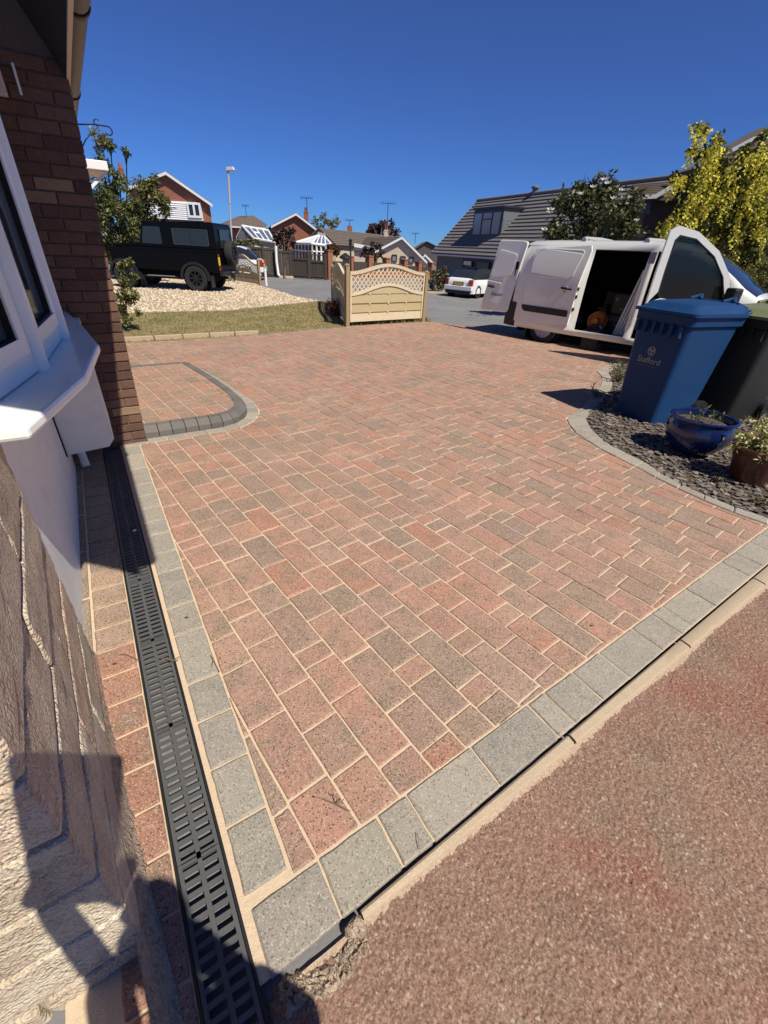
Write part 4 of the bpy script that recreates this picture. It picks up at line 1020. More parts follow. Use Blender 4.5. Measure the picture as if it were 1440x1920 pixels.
for k in range(4):
    mb = MB(); x = -.09+.05*k
    mb.hexa([(x-.10, 0, .0), (x-.06, 0, .0), (x-.06, .09, .0), (x-.10, .09, .0), (x+.07, .12, 1.16-.07*k), (x+.11, .12, 1.16-.07*k), (x+.11, .2, 1.16-.07*k), (x+.07, .2, 1.16-.07*k)]); mb.obj('length', M['white'], wb, fixn=True, bevel=.004)
tbx = thing('tool_box', 'black tool box with pale stickers stacked inside the van', 'tool box', vw(1.25, .55, .345), van.rotation_euler.z)
mb = MB(); mb.box(-.2, .2, 0, .3, 0, .34); mb.obj('case', M['black'], tbx, bevel=.02)
mb = MB()
for x, z in ((-.12, .25), (.02, .16), (.12, .27), (.08, .06)): mb.box(x-.03, x+.03, -.004, .002, z-.012, z+.012)
mb.obj('sticker', M['printdim'], tbx)
for k, (x, y, z, sx, sz, lab, m_) in enumerate(((1.05, .95, .345, .22, .5, 'tall dark sack leaning at the back of the van load space', 'interior'), (1.42, 1.0, .345, .18, .3, 'grey plastic crate at the back of the van load space', 'gutter'), (.86, 1.1, .345, .16, .75, 'pale roll of board standing at the back of the van', 'soffit'))):
    q = thing('load', lab, 'load', vw(x, y, z), van.rotation_euler.z+.2*k); mb = MB(); mb.hexa([(-sx, -.15, 0), (sx, -.15, 0), (sx, .15, 0), (-sx, .15, 0), (-sx*.8, -.1, sz), (sx*.85, -.12, sz*.96), (sx*.8, .1, sz), (-sx*.8, .12, sz*.97)]); mb.obj('load_body', M[m_], q, fixn=True, bevel=.03)
t2 = thing('machine_case', 'dark machine case standing on the tool box in the van', 'case', vw(1.22, .58, .69), van.rotation_euler.z)
mb = MB(); mb.box(-.15, .17, 0, .28, 0, .4); mb.obj('case', M['black'], t2, bevel=.03)
mb = MB(); mb.box(-.09, -.03, -.004, .002, .25, .31); mb.box(.04, .10, -.004, .002, .1, .13); mb.obj('sticker', M['printdim'], t2)

# ---------------- black jerry can and hose by the van
jp = gp(1104, 655)
jc = thing('jerry_can', 'black plastic jerry can with blue cap standing at the drive edge by the van', 'jerry can', (*jp, -.01), R(-40))
mb = MB(); mb.prism(rounded([(-.17, -.12), (.17, -.12), (.17, .12), (-.17, .12)], .05), 0, .40); mb.hexa([(-.14, -.09, .40), (.14, -.09, .40), (.14, .09, .40), (-.14, .09, .40), (-.12, -.05, .445), (.10, -.05, .445), (.10, .05, .445), (-.12, .05, .445)]); mb.obj('can_body', M['binblack'], jc, fixn=True, bevel=.018)
mb = MB(); mb.tube([(-.11, 0, .43), (-.09, 0, .49), (.03, 0, .49), (.05, 0, .43)], .018, 8); mb.obj('handle', M['binblack'], jc, smooth=60)
mb = MB(); mb.lathe([(.0, .47), (.032, .47), (.036, .43), (.036, .41)], 16, (.115, 0, 0)); mb.obj('cap', M['bluecap'], jc, smooth=50)
ho = thing('hose', 'thin black hose lying in loops on the road behind the van', 'hose', (0, 0, 0))
pts = [gp(*p, -.02) for p in [(888, 614), (905, 622), (930, 620), (950, 627), (940, 634), (915, 628), (900, 620), (930, 631), (975, 640), (1020, 645), (1060, 640), (1085, 632)]]
mb = MB(); mb.tube([(*p, -.018) for p in pts], .012, 6); mb.obj('hose_line', M['black'], ho, smooth=60)

# ---------------- black off-roader on the gravel
D0 = gp(372, 545.5); DRZ = R(90-272)
df = thing('off_roader', 'black boxy off-roader with spare wheel on its back parked on the gravel', 'car', (*D0, -.01), DRZ)
# local x forward, near side y=0, body extends to y=-1.75 ... mirrored so y grows away from the viewer
DW = -1.72
def dbox(x0, x1, y0, y1, z0, z1): return (x0, x1, min(y0, y1), max(y0, y1), z0, z1)
mb = MB()
mb.slab([(-.86, .62), (2.95, .62), (2.95, 1.06), (2.92, 1.24), (1.92, 1.30), (-.86, 1.30)], DW, 0); mb.obj('body', M['blackpaint'], df, fixn=True, bevel=.02)
mb = MB()
ax = [(-.86, 1.302), (1.86, 1.302), (1.64, 1.98), (1.55, 2.04), (-.76, 2.10), (-.83, 2.04)]
outer = rounded(ax, .05)
mb.slab(outer, DW+.05, -.05, yf=lambda z: -.0); cab = mb.obj('hardtop', M['blackpaint'], df, fixn=True, bevel=.03)
def win(name, poly, mt, y=-.048, th=.006, parent=None):
    m_ = MB(); m_.slab(rounded(poly, .05), y, y+th); return m_.obj(name, mt, parent or df, fixn=True)
win('window', [(1.02, 1.40), (1.74, 1.40), (1.60, 1.90), (1.02, 1.90)], M['glass']); win('window', [(-.62, 1.40), (.62, 1.41), (.62, 1.88), (-.62, 1.88)], M['glass'])
mb = MB(); o_ = rounded([(-.62, 1.40), (.62, 1.41), (.62, 1.88), (-.62, 1.88)], .05); i_ = [(x*.96, 1.64+(z-1.64)*.92) for x, z in o_]; mb.ring(o_, i_, -.05, -.036); mb.obj('window_rubber', mat('rubber_sheen', (.05, .05, .05), .5), df, fixn=True)
mb = MB(); mb.box(.0, .02, -.045, -.034, 1.41, 1.88); mb.obj('window_divider', M['black'], df)
mb = MB(); mb.box(-.83, 2.93, .0, .012, 1.21, 1.235); mb.obj('waist_rail', M['blackpaint'], df, bevel=.004)
mb = MB(); mb.slab([(1.90, 1.30), (2.92, 1.24), (2.90, 1.33), (1.95, 1.42)], DW+.30, -.30); mb.obj('bonnet', M['blackpaint'], df, fixn=True, bevel=.03)
mb = MB(); mb.box(-.55, .75, -.06, -.02, 2.10, 2.12); mb.tube([(.72, -.06, 2.02), (.74, -.02, 2.10), (.70, -.06, 2.14)], .015, 6); mb.tube([(-.45, -.06, 2.02), (-.45, -.02, 2.09), (-.3, -.06, 2.11)], .015, 6); mb.obj('roof_gutter', M['alloyblack'], df)
for x, nm in ((0, 'rear'), (2.55, 'front')):
    mb = MB(); arc = [(x+.53*math.cos(a), .42+.50*math.sin(a)) for a in np.linspace(-.15, math.pi+.15, 14)]; ins = [(x+.44*math.cos(a), .42+.42*math.sin(a)) for a in np.linspace(-.15, math.pi+.15, 14)]
    n = len(arc); vs = [(px, y, pz) for y in (-.02, .075) for L_ in (arc, ins) for px, pz in L_]
    fs = []
    for i in range(n-1): fs += [(i, i+1, n+i+1, n+i), (2*n+i+1, 2*n+i, 3*n+i, 3*n+i+1), (i, 2*n+i, 2*n+i+1, i+1), (n+i+1, 3*n+i+1, 3*n+i, n+i)]
    mb.add(vs, fs); mb.obj('wheel_arch', M['alloyblack'], df, fixn=True)
    mb = MB(); mb.lathe([(.46, .004), (.46, -.30), (0, -.30), (0, .003), (.46, .003)], 26, (x, 0, .43), axis='y'); mb.obj('wheel_well', M['interior'], df)
    wheel(df, x, -.06, .405, .26, M['tyre'], M['alloyblack'], 1, spokes=8, hub=.60)
    wheel(df, x, DW+.06, .405, .26, M['tyre'], M['alloyblack'], -1, spokes=8, hub=.60)
    mb = MB(); mb.box(x-.56, x-.53, -.26, .04, .14, .52); mb.obj('mudflap', M['black'], df)
mb = MB(); mb.box(.62, 1.92, -.05, .14, .40, .435); mb.obj('side_step', M['alloyblack'], df, bevel=.01)
mb = MB()
for k in range(14): mb.box(.75+.07*k, .79+.07*k, .0, .13, .436, .446)
mb.obj('step_tread', M['lampgrey'], df)
mb = MB(); mb.box(-.98, -.86, DW+.05, -.05, .52, .66); mb.box(-1.10, -.96, DW/2-.06, DW/2+.06, .42, .56); mb.box(-1.0, -.93, DW/2-.3, DW/2-.2, .36, .6); mb.obj('rear_bumper', M['alloyblack'], df, bevel=.01)
mb = MB(); mb.lathe([(.045, 0), (.05, .03), (0, .035)], 12, (-1.04, DW/2, .60)); mb.obj('tow_hitch', M['steel'], df, smooth=50)
sw = wheel(df, 0, 0, .40, .26, M['tyre'], M['alloyblack'], 1, spokes=8, hub=.6, name='spare_wheel')
sw.location = (-1.02, DW/2-.10, 1.20); sw.rotation_euler = (0, 0, R(90))
mb = MB(); mb.box(-.868, -.858, -.20, -.06, .84, 1.10); mb.obj('number_plate', M['yellowplate'], df)
for z in (1.14, .77, .70): mb = MB(); mb.lathe([(.0, -.89), (.035, -.885), (.04, -.86)], 12, (0, -.12, z), axis='x'); mb.obj('tail_lamp', M['red'], df, smooth=50)
mb = MB(); mb.box(-.875, -.856, DW+.3, -.45, 1.36, 1.92); mb.obj('rear_window', M['glass'], df, bevel=.005)
mb = MB(); mb.box(-.5, 2.8, DW+.2, -.2, .34, .62); mb.obj('chassis', M['interior'], df)

# ---------------- white hatchback behind the mini fence and small white car by the slate house
def hatch(name, label, loc, rz, s, L=3.9, W=1.7, H=1.42, dark_roof=False, group=None):
    c = thing(name, label, 'car', loc, rz)
    x = lambda v: v*L*s; y = lambda v: v*W*s; z = lambda v: v*H*s
    PR = [(.0, .50, .72), (.02, .62, .78), (.04, .66, .80), (.16, .94, .66), (.24, 1.0, .60), (.45, 1.0, .60), (.58, .96, .62), (.72, .70, .74), (.86, .64, .76), (.97, .54, .74), (1.0, .34, .70)]
    secs = []
    for a, t, wt in PR:
        e = .08 if a in (0, 1.0) else 0
        belt = min(t, .62)
        half = [(x(a), y(.5-e), z(.16)), (x(a), y(.5-e), z(.36)), (x(a), y(.49-e), z(belt)), (x(a), y(min(.49, wt/2+.02)-e*.4), z(max(t-.03, belt))), (x(a), y(max(.0, wt/2-.08)), z(t))]
        secs.append(half+[(px, -py, pz) for px, py, pz in half[::-1]])
    def mt(i, k):
        if i < 0: return 0
        if k in (2, 6) and 2 <= i <= 6: return 1
        if k in (3, 4, 5) and i in (2, 6): return 1
        if k in (3, 4, 5) and i in (3, 4, 5): return 2 if dark_roof else 0
        if k in (0, 8): return 0
        return 0
    shell(secs, 10, mats=mt).obj('body', [M['carwhite'], M['glass'], M['blackpaint']], c, smooth=38)
    for px in (.17, .82):
        for sd_ in (-1, 1):
            mb = MB(); mb.lathe([(.33*s, 0), (.33*s, -.2*s*sd_), (0, -.2*s*sd_), (0, .002*sd_)], 22, (x(px), sd_*y(.5)+.003*sd_, .31*s), axis='y'); mb.obj('wheel_arch', M['interior'], c)
            wheel(c, x(px), sd_*(y(.5)-.085*s), .305*s, .19*s, M['tyre'], M['alloyblack'] if dark_roof else M['steel'], sd_, spokes=5, hub=.66)
    mb = MB(); mb.box(x(-.012), x(.05), -y(.44), y(.44), z(.13), z(.25)); mb.obj('rear_valance', M['black'], c, bevel=.02*s)
    mb = MB(); mb.box(x(-.02), x(.03), -y(.485), y(.485), z(.25), z(.40)); mb.obj('rear_bumper', M['carwhite'], c, bevel=.03*s, fixn=True)
    mb = MB(); mb.box(x(-.012), x(.0), -.30*s, .30*s, z(.42), z(.53)); mb.obj('plate_recess', M['black'], c)
    mb = MB(); mb.box(x(-.016), x(-.011), -.25*s, .25*s, z(.43), z(.505)); mb.obj('number_plate', M['yellowplate'], c)
    for sd_ in (-1, 1):
        mb = MB(); mb.prism(rounded([(x(-.013), sd_*y(.36)), (x(.035), sd_*y(.36)), (x(.04), sd_*y(.487)), (x(.0), sd_*y(.475))], .02*s), z(.42), z(.62)); mb.obj('tail_lamp', M['red'], c, fixn=True, bevel=.01*s)
        mb = MB(); mb.box(x(.62), x(.65), sd_*y(.5), sd_*y(.5)+sd_*.14*s, z(.62), z(.71)); mb.obj('mirror', M['black'] if dark_roof else M['carwhite'], c, bevel=.02*s, fixn=True)
        mb = MB(); mb.box(x(.40), x(.44), min(sd_*y(.495), sd_*y(.505)), max(sd_*y(.495), sd_*y(.505)), z(.52), z(.54)); mb.obj('handle', M['black'], c)
    return c
m0 = gp(857, 556)
hatch('small_car', 'small white car with dark roof parked in front of the grey house', (*m0, -.035), R(52), .80, 3.85, 1.72, 1.40, dark_roof=True)
w0 = gp(496, 523)
hatch('hatchback', 'white hatchback parked by the dark gates beyond the far low fence', (*w0, -.035), R(187), .95, 4.2, 1.75, 1.50)

# ================================================================== BINS AND POTS IN THE BED
def wheelie_bin(name, label, loc, rz, s, mb_, ml, printed=False):
    """local origin: near front corner of the base; front face runs along -x, side along +y"""
    b = thing(name, label, 'wheelie bin', loc, rz); W, D, H = .45, .55, 1.0
    def T(x, y, z): return (x*s, y*s, z*s)
    def fr(z):   # footprint corners at height z (taper)
        t = z/H; return (-W-.055*t, .055*t, -.03*t, D+.10*t)
    m = MB(); zs = [0, .05, .5, .88, .90, .97]; n = 24
    prev = None; vs = []; 
    for i, z in enumerate(zs):
        x0, x1, y0, y1 = fr(z); g = .0 if z < .89 else .022
        loop = rounded([(x0-g, y0-g), (x1+g, y0-g), (x1+g, y1+g), (x0-g, y1+g)], .06, 5); vs.append([T(x, y, z) for x, y in loop])
    n = len(vs[0]); m.v = [p for l in vs for p in l]
    for i in range(len(zs)-1):
        for k in range(n): m.f.append([i*n+k, i*n+(k+1) % n, (i+1)*n+(k+1) % n, (i+1)*n+k]); m.c.append(None); m.m.append(0)
    m.f.append(list(range(n))[::-1]); m.c.append(None); m.m.append(0)
    body = m.obj('body', mb_, b, fixn=True, smooth=35)
    x0, x1, y0, y1 = fr(.97); m = MB()
    rib = MB()
    for k in range(6):
        x = x0+.06+(x1-x0-.12)*k/5; rib.box(*[q*s for q in (x-.012, x+.012, y0-.045, y0-.01, .80, .895)])
    rib.obj('rim_rib', mb_, body)
    # lid: flat flange, raised dome with a scooped front, hinge barrel at the back
    rows = [(.975, .045, 0), (1.0, .045, 0), (1.005, .01, 0), (1.05, -.035, .0), (1.062, -.075, .0)]
    vs = []
    for z, g, _ in rows:
        loop = rounded([(x0-g, y0-g), (x1+g, y0-g), (x1+g, y1+.01), (x0-g, y1+.01)], .07, 5); vs.append([T(x, y, z+(.018*(y-y0)/(y1-y0) if z > 1.01 else 0)) for x, y in loop])
    n = len(vs[0]); m.v = [p for l in vs for p in l]
    for i in range(len(rows)-1):
        for k in range(n): m.f.append([i*n+k, i*n+(k+1) % n, (i+1)*n+(k+1) % n, (i+1)*n+k]); m.c.append(None); m.m.append(0)
    m.f.append(list(range((len(rows)-1)*n, len(rows)*n))); m.c.append(None); m.m.append(0)
    lid = m.obj('lid', ml, b, fixn=True, smooth=40)
    m = MB()
    for x in (x0+.10, x1-.14): m.tube([T(x-.05, y1-.10, 1.075), T(x, y1-.02, 1.105), T(x+.05, y1-.10, 1.075)], .022*s, 8)
    m.hexa([T(x0+.02, y1-.12, 1.03), T(x1-.02, y1-.12, 1.03), T(x1-.02, y1+.06, 1.0), T(x0+.02, y1+.06, 1.0), T(x0+.04, y1-.10, 1.085), T(x1-.04, y1-.10, 1.085), T(x1-.04, y1+.05, 1.05), T(x0+.04, y1+.05, 1.05)])
    m.obj('lid_hump', ml, lid, fixn=True, bevel=.012)
    m = MB(); m.tube([T(x0+.03, y1+.10, 1.01), T(x1-.03, y1+.10, 1.01)], .016*s, 10)
    for x in (x0+.03, x1-.03): m.tube([T(x, y1+.02, .97), T(x, y1+.10, 1.01)], .016*s, 8)
    m.obj('handle', mb_, b, smooth=50)
    for x in (-W-.03, .03):
        m = MB(); m.lathe([(.04*s, -.03*s), (.10*s, -.03*s), (.105*s, 0), (.10*s, .03*s), (.04*s, .03*s), (.0, .01*s)], 20, T(x, D+.03, .105), axis='x'); m.obj('wheel', M['black'], b, smooth=40)
    m = MB(); m.tube([T(-W-.03, D+.03, .105), T(.03, D+.03, .105)], .012*s, 8); m.obj('axle', M['black'], b)
    if printed:
        sl = math.atan2(.03, H)
        def face(x, z): return Matrix.Translation(T(x, -.03*z/H-.004, z)) @ Matrix.Rotation(R(90)+sl, 4, 'X')
        text('lettering', 'Stafford', .078*s, M['print'], b, face(-.235, .56), .0012)
        text('small_lettering', 'BOROUGH COUNCIL', .024*s, M['printdim'], b, face(-.235, .512), .001)
        em = MB()
        for k in range(3):
            c = (-.235+.015*math.cos(R(90+120*k)), .645+.015*math.sin(R(90+120*k)))
            pts = [(Vector(T(c[0]+.021*math.cos(a), -.03*c[1]-.005, c[1]+.021*math.sin(a)))) for a in np.linspace(0, 6.283, 20)]
            em.tube(pts, .0045*s, 5)
        em.tube([Vector(T(-.235+.038*math.cos(a), -.03*.645-.005, .645+.038*math.sin(a))) for a in np.linspace(0, 6.283, 28)], .0035*s, 5)
        em.obj('emblem', M['print'], b)
    return b
bin1 = wheelie_bin('wheelie_bin', 'blue wheelie bin with white Stafford lettering standing on the slate bed', (3.014, 4.838, .0), -1.154, 1.18, M['binblue'], M['binblue'], True)
c_, s_ = math.cos(-1.154), math.sin(-1.154)
b2 = (3.014+c_*(.22)-s_*(.98), 4.838+s_*(.22)+c_*(.98))
wheelie_bin('wheelie_bin', 'black wheelie bin with olive lid standing behind the blue bin', (b2[0], b2[1], .0), -1.1, 1.16, M['binblack'], M['binolive'])
# sticker dot on the blue bin rim
# --- blue glazed bowl
bl = gp(1292, 848); 
bowl = thing('glazed_pot', 'wide blue glazed pot standing on slate in front of the blue bin', 'plant pot', (bl[0], bl[1], .0))
mb = MB(); S = 1.0
mb.lathe([(r, z*1.33) for r, z in [(0, .0), (.12, .0), (.20, .045), (.27, .12), (.285, .18), (.272, .235), (.262, .25), (.272, .262), (.285, .268), (.287, .278), (.268, .283), (.252, .275), (.248, .23), (.0, .225)]], 48); mb.obj('bowl', M['glaze'], bowl, smooth=35)
mb = MB(); mb.lathe([(.247, .306), (.0, .312)], 32); mb.obj('compost', M['soil'], bowl)
def leafq(mb, p, d, up, L, wd, col):
    d = Vector(d).normalized(); s = d.cross(Vector(up)); s = s.normalized() if s.length > 1e-6 else Vector((1, 0, 0)); p = Vector(p); nrm = s.cross(d)
    mb.add([p, p+d*L*.45+s*wd-nrm*wd*.2, p+d*L-nrm*L*.12, p+d*L*.45-s*wd-nrm*wd*.2], [(0, 1, 2), (0, 2, 3)], col)
rv = lambda: Vector((random.gauss(0, 1), random.gauss(0, 1), random.gauss(0, 1))).normalized()
pl = thing('pot_plant', 'small leafy plant growing in the blue glazed pot', 'plant', (bl[0], bl[1], .305))
lf = MB(); sm_ = MB()
for k in range(9):
    a = random.uniform(0, 6.28); r = random.uniform(.02, .2); b0 = Vector((r*math.cos(a), r*math.sin(a), 0)); h = random.uniform(.05, .15); tp = b0+Vector((random.uniform(-.06, .06), random.uniform(-.06, .06), h))
    sm_ = MB(); sm_.tube([b0, tp], .0025, 4); sm_.obj('stem', M['twig'], pl)
    for q in range(9):
        t = random.uniform(.3, 1); leafq(lf, b0.lerp(tp, t), rv()+Vector((0, 0, .4)), rv(), random.uniform(.03, .06), .009, jit(random.choice([(.10, .16, .04), (.16, .20, .06), (.07, .11, .035)]), .2))
lf.obj('leaves', M['leaf'], pl)
# --- brown pot with variegated shrub
tp_ = gp(1400, 900)
tpot = thing('terracotta_pot', 'dark brown glazed pot at the right edge of the slate bed', 'plant pot', (tp_[0], tp_[1], 0)); tpot.scale = (1.15, 1.15, 1.1)
mb = MB(); mb.lathe([(0, 0), (.115, 0), (.125, .02), (.165, .20), (.178, .25), (.190, .265), (.190, .285), (.172, .287), (.165, .25), (0, .245)], 40); mb.obj('pot', M['terra'], tpot, smooth=40)
mb = MB(); mb.lathe([(.166, .247), (0, .255)], 28); mb.obj('compost', M['soil'], tpot)
vs_ = thing('variegated_shrub', 'yellow and cream leaved shrub spilling from the brown pot', 'shrub', (tp_[0], tp_[1], .275)); vs_.scale = (1.1, 1.1, 1.1)
lf = MB(); sm_ = MB()
for k in range(60):
    a = random.uniform(0, 6.28); el = random.uniform(.05, 1.3); L = random.uniform(.12, .30); d = Vector((math.cos(a)*math.cos(el), math.sin(a)*math.cos(el), math.sin(el)))
    e = d*L+Vector((0, 0, -.05*(1-math.sin(el)))); sm_ = MB(); sm_.tube([(0, 0, 0), e*.6+Vector((0, 0, .03)), e], .003, 4); sm_.obj('stem', M['twig'], vs_)
    for q in range(22):
        p = e*random.uniform(.45, 1.0)+rv()*.04; leafq(lf, p, rv()+d*.5, rv(), random.uniform(.022, .042), random.uniform(.008, .013), jit(random.choice([(.62, .56, .20), (.55, .52, .24), (.70, .66, .36), (.20, .24, .08), (.40, .42, .14)]), .15))
lf.obj('leaves', M['leaf'], vs_)
# --- low plants at the curved edge of the bed
def bushy(name, label, px, base_r, h, n, cols, Ls=(.02, .045), cat='plant', stems=14, z=0, loc=None):
    q = loc or gp(*px); o = thing(name, label, cat, (q[0], q[1], z)); lf = MB(); sm_ = MB()
    for k in range(stems):
        a = random.uniform(0, 6.28); r = base_r*random.uniform(.1, .6); b0 = Vector((r*math.cos(a)*.4, r*math.sin(a)*.4, 0)); tip = Vector((base_r*random.uniform(-1, 1), base_r*random.uniform(-1, 1), h*random.uniform(.35, 1)))
        sm_ = MB(); sm_.tube([b0, (b0+tip)*.5+Vector((0, 0, h*.1)), tip], .004, 4); sm_.obj('stem', M['twig'], o)
        for j in range(max(1, n//stems)):
            p = b0.lerp(tip, random.uniform(.25, 1))+rv()*base_r*.16; leafq(lf, p, rv()+Vector((0, 0, .3)), rv(), random.uniform(*Ls), random.uniform(*Ls)*.33, jit(random.choice(cols), .22))
    lf.obj('leaves', M['leaf'], o); return o
GRN = [(.075, .10, .03), (.11, .14, .04), (.05, .07, .025), (.15, .15, .06), (.14, .10, .05)]
bushy('bed_plant', 'leafy low plant at the curved kerb left of the blue bin', (1163, 716), .20, .26, 260, GRN, stems=18)
bushy('bed_plant', 'small scrubby plant at the road end of the slate bed', (1172, 690), .22, .18, 160, GRN, stems=14)
bushy('bed_plant', 'patchy green plant on the verge behind the pots', (1395, 765), .28, .15, 240, GRN, stems=18)
bushy('bed_plant', 'tiny green weed in the slate beside the brown pot', (1345, 905), .06, .07, 40, GRN, stems=6)
bushy('bed_plant', 'ragged green plant on the verge at the right edge', (1435, 745), .30, .2, 220, GRN, stems=16)
for px_, r_, h_, n_, lb_ in (((1120, 745), .10, .10, 70, 'small green seedlings just inside the curved kerb'), ((1235, 700), .18, .14, 140, 'green weeds between the blue bin and the road'), ((1330, 765), .2, .12, 150, 'spreading weeds beside the wheel of the black bin'), ((1360, 720), .25, .15, 170, 'grassy clump on the verge below the van bumper'), ((1425, 800), .16, .14, 130, 'green shoots behind the brown pot'), ((1420, 945), .07, .05, 40, 'tiny green weed near the corner of the kerb')):
    bushy('bed_plant', lb_, px_, r_, h_, n_, GRN, stems=12)
tw = thing('dry_stalk', 'single dry stalk standing at the kerb beside the bin shadow', 'twig', (*gp(1110, 742), 0))
mb = MB(); mb.tube([(0, 0, 0), (-.015, 0, .10), (-.02, .01, .17)], .005, 5); mb.tube([(-.01, 0, .08), (-.05, 0, .14)], .004, 5); mb.tube([(-.018, 0, .14), (.01, .01, .2)], .003, 5); mb.obj('stalk', M['twig'], tw)
def ground_twig(name, label, pts, r=.0018, extra=(), z=.006):
    o = thing(name, label, 'twig', (*gp(*pts[0]), 0)); b0 = gp(*pts[0]); mb = MB()
    P = [Vector((gp(*p)[0]-b0[0], gp(*p)[1]-b0[1], z+.006*(k % 2))) for k, p in enumerate(pts)]; mb.tube(P, r, 5)
    for e in extra: mb.tube([Vector((gp(*p)[0]-b0[0], gp(*p)[1]-b0[1], z+.012)) for p in e], r*.8, 5)
    mb.obj('twig_wood', M['twig'], o); return o
ground_twig('twig', 'thin dry forked twig lying on a red paver near the corner', [(656, 1524), (634, 1514), (605, 1501), (590, 1499)], .0022, [[(634, 1514), (630, 1500), (622, 1496)], [(634, 1514), (645, 1505)]], .012)
ground_twig('twig', 'pale straw lying across the drain grate', [(305, 1236), (325, 1243), (335, 1240)], .0016, [[(325, 1243), (340, 1236)]], .008)
ground_twig('twig', 'curled straw lying on the brick strip beside the drain', [(225, 1228), (240, 1231), (262, 1240)], .0014, (), .007)
ground_twig('twig', 'dark twig on the grey sett beside the red pavers', [(395, 1230), (402, 1242), (412, 1262)], .0016, [[(402, 1242), (399, 1254)]], .007)
ground_twig('twig', 'short dark twig by the loose stone at the edging', [(782, 1565), (784, 1580), (786, 1596)], .0014, (), .01)
pbt = thing('pebble', 'white pebble lying on the shaded drain grate', 'pebble', (*gp(253, 996), .006))
bm = bmesh.new(); bmesh.ops.create_icosphere(bm, subdivisions=2, radius=.011)
for v in bm.verts: v.co.z *= .6; v.co *= 1+random.uniform(-.12, .12)
me = bpy.data.meshes.new('pebble_body'); bm.to_mesh(me); bm.free(); me.materials.append(M['white']); o = bpy.data.objects.new('pebble_body', me); COL.objects.link(o); o.parent = pbt
for k, (p, lab) in enumerate([((215, 1247), 'scrap of dry leaf lying on the brick strip'), ((350, 1160), 'brown leaf scrap on a grey sett by the drain'), ((1110, 1175), 'crumb of dark soil on the front sett row')]):
    o = thing('leaf_scrap', lab, 'leaf', (*gp(*p), .007)); mb = MB(); mb.add([(-.012, 0, 0), (0, -.006, .004), (.013, .002, .001), (0, .007, .003)], [(0, 1, 2), (0, 2, 3)], (.14, .09, .05)); mb.obj('blade', M['leaf'], o)

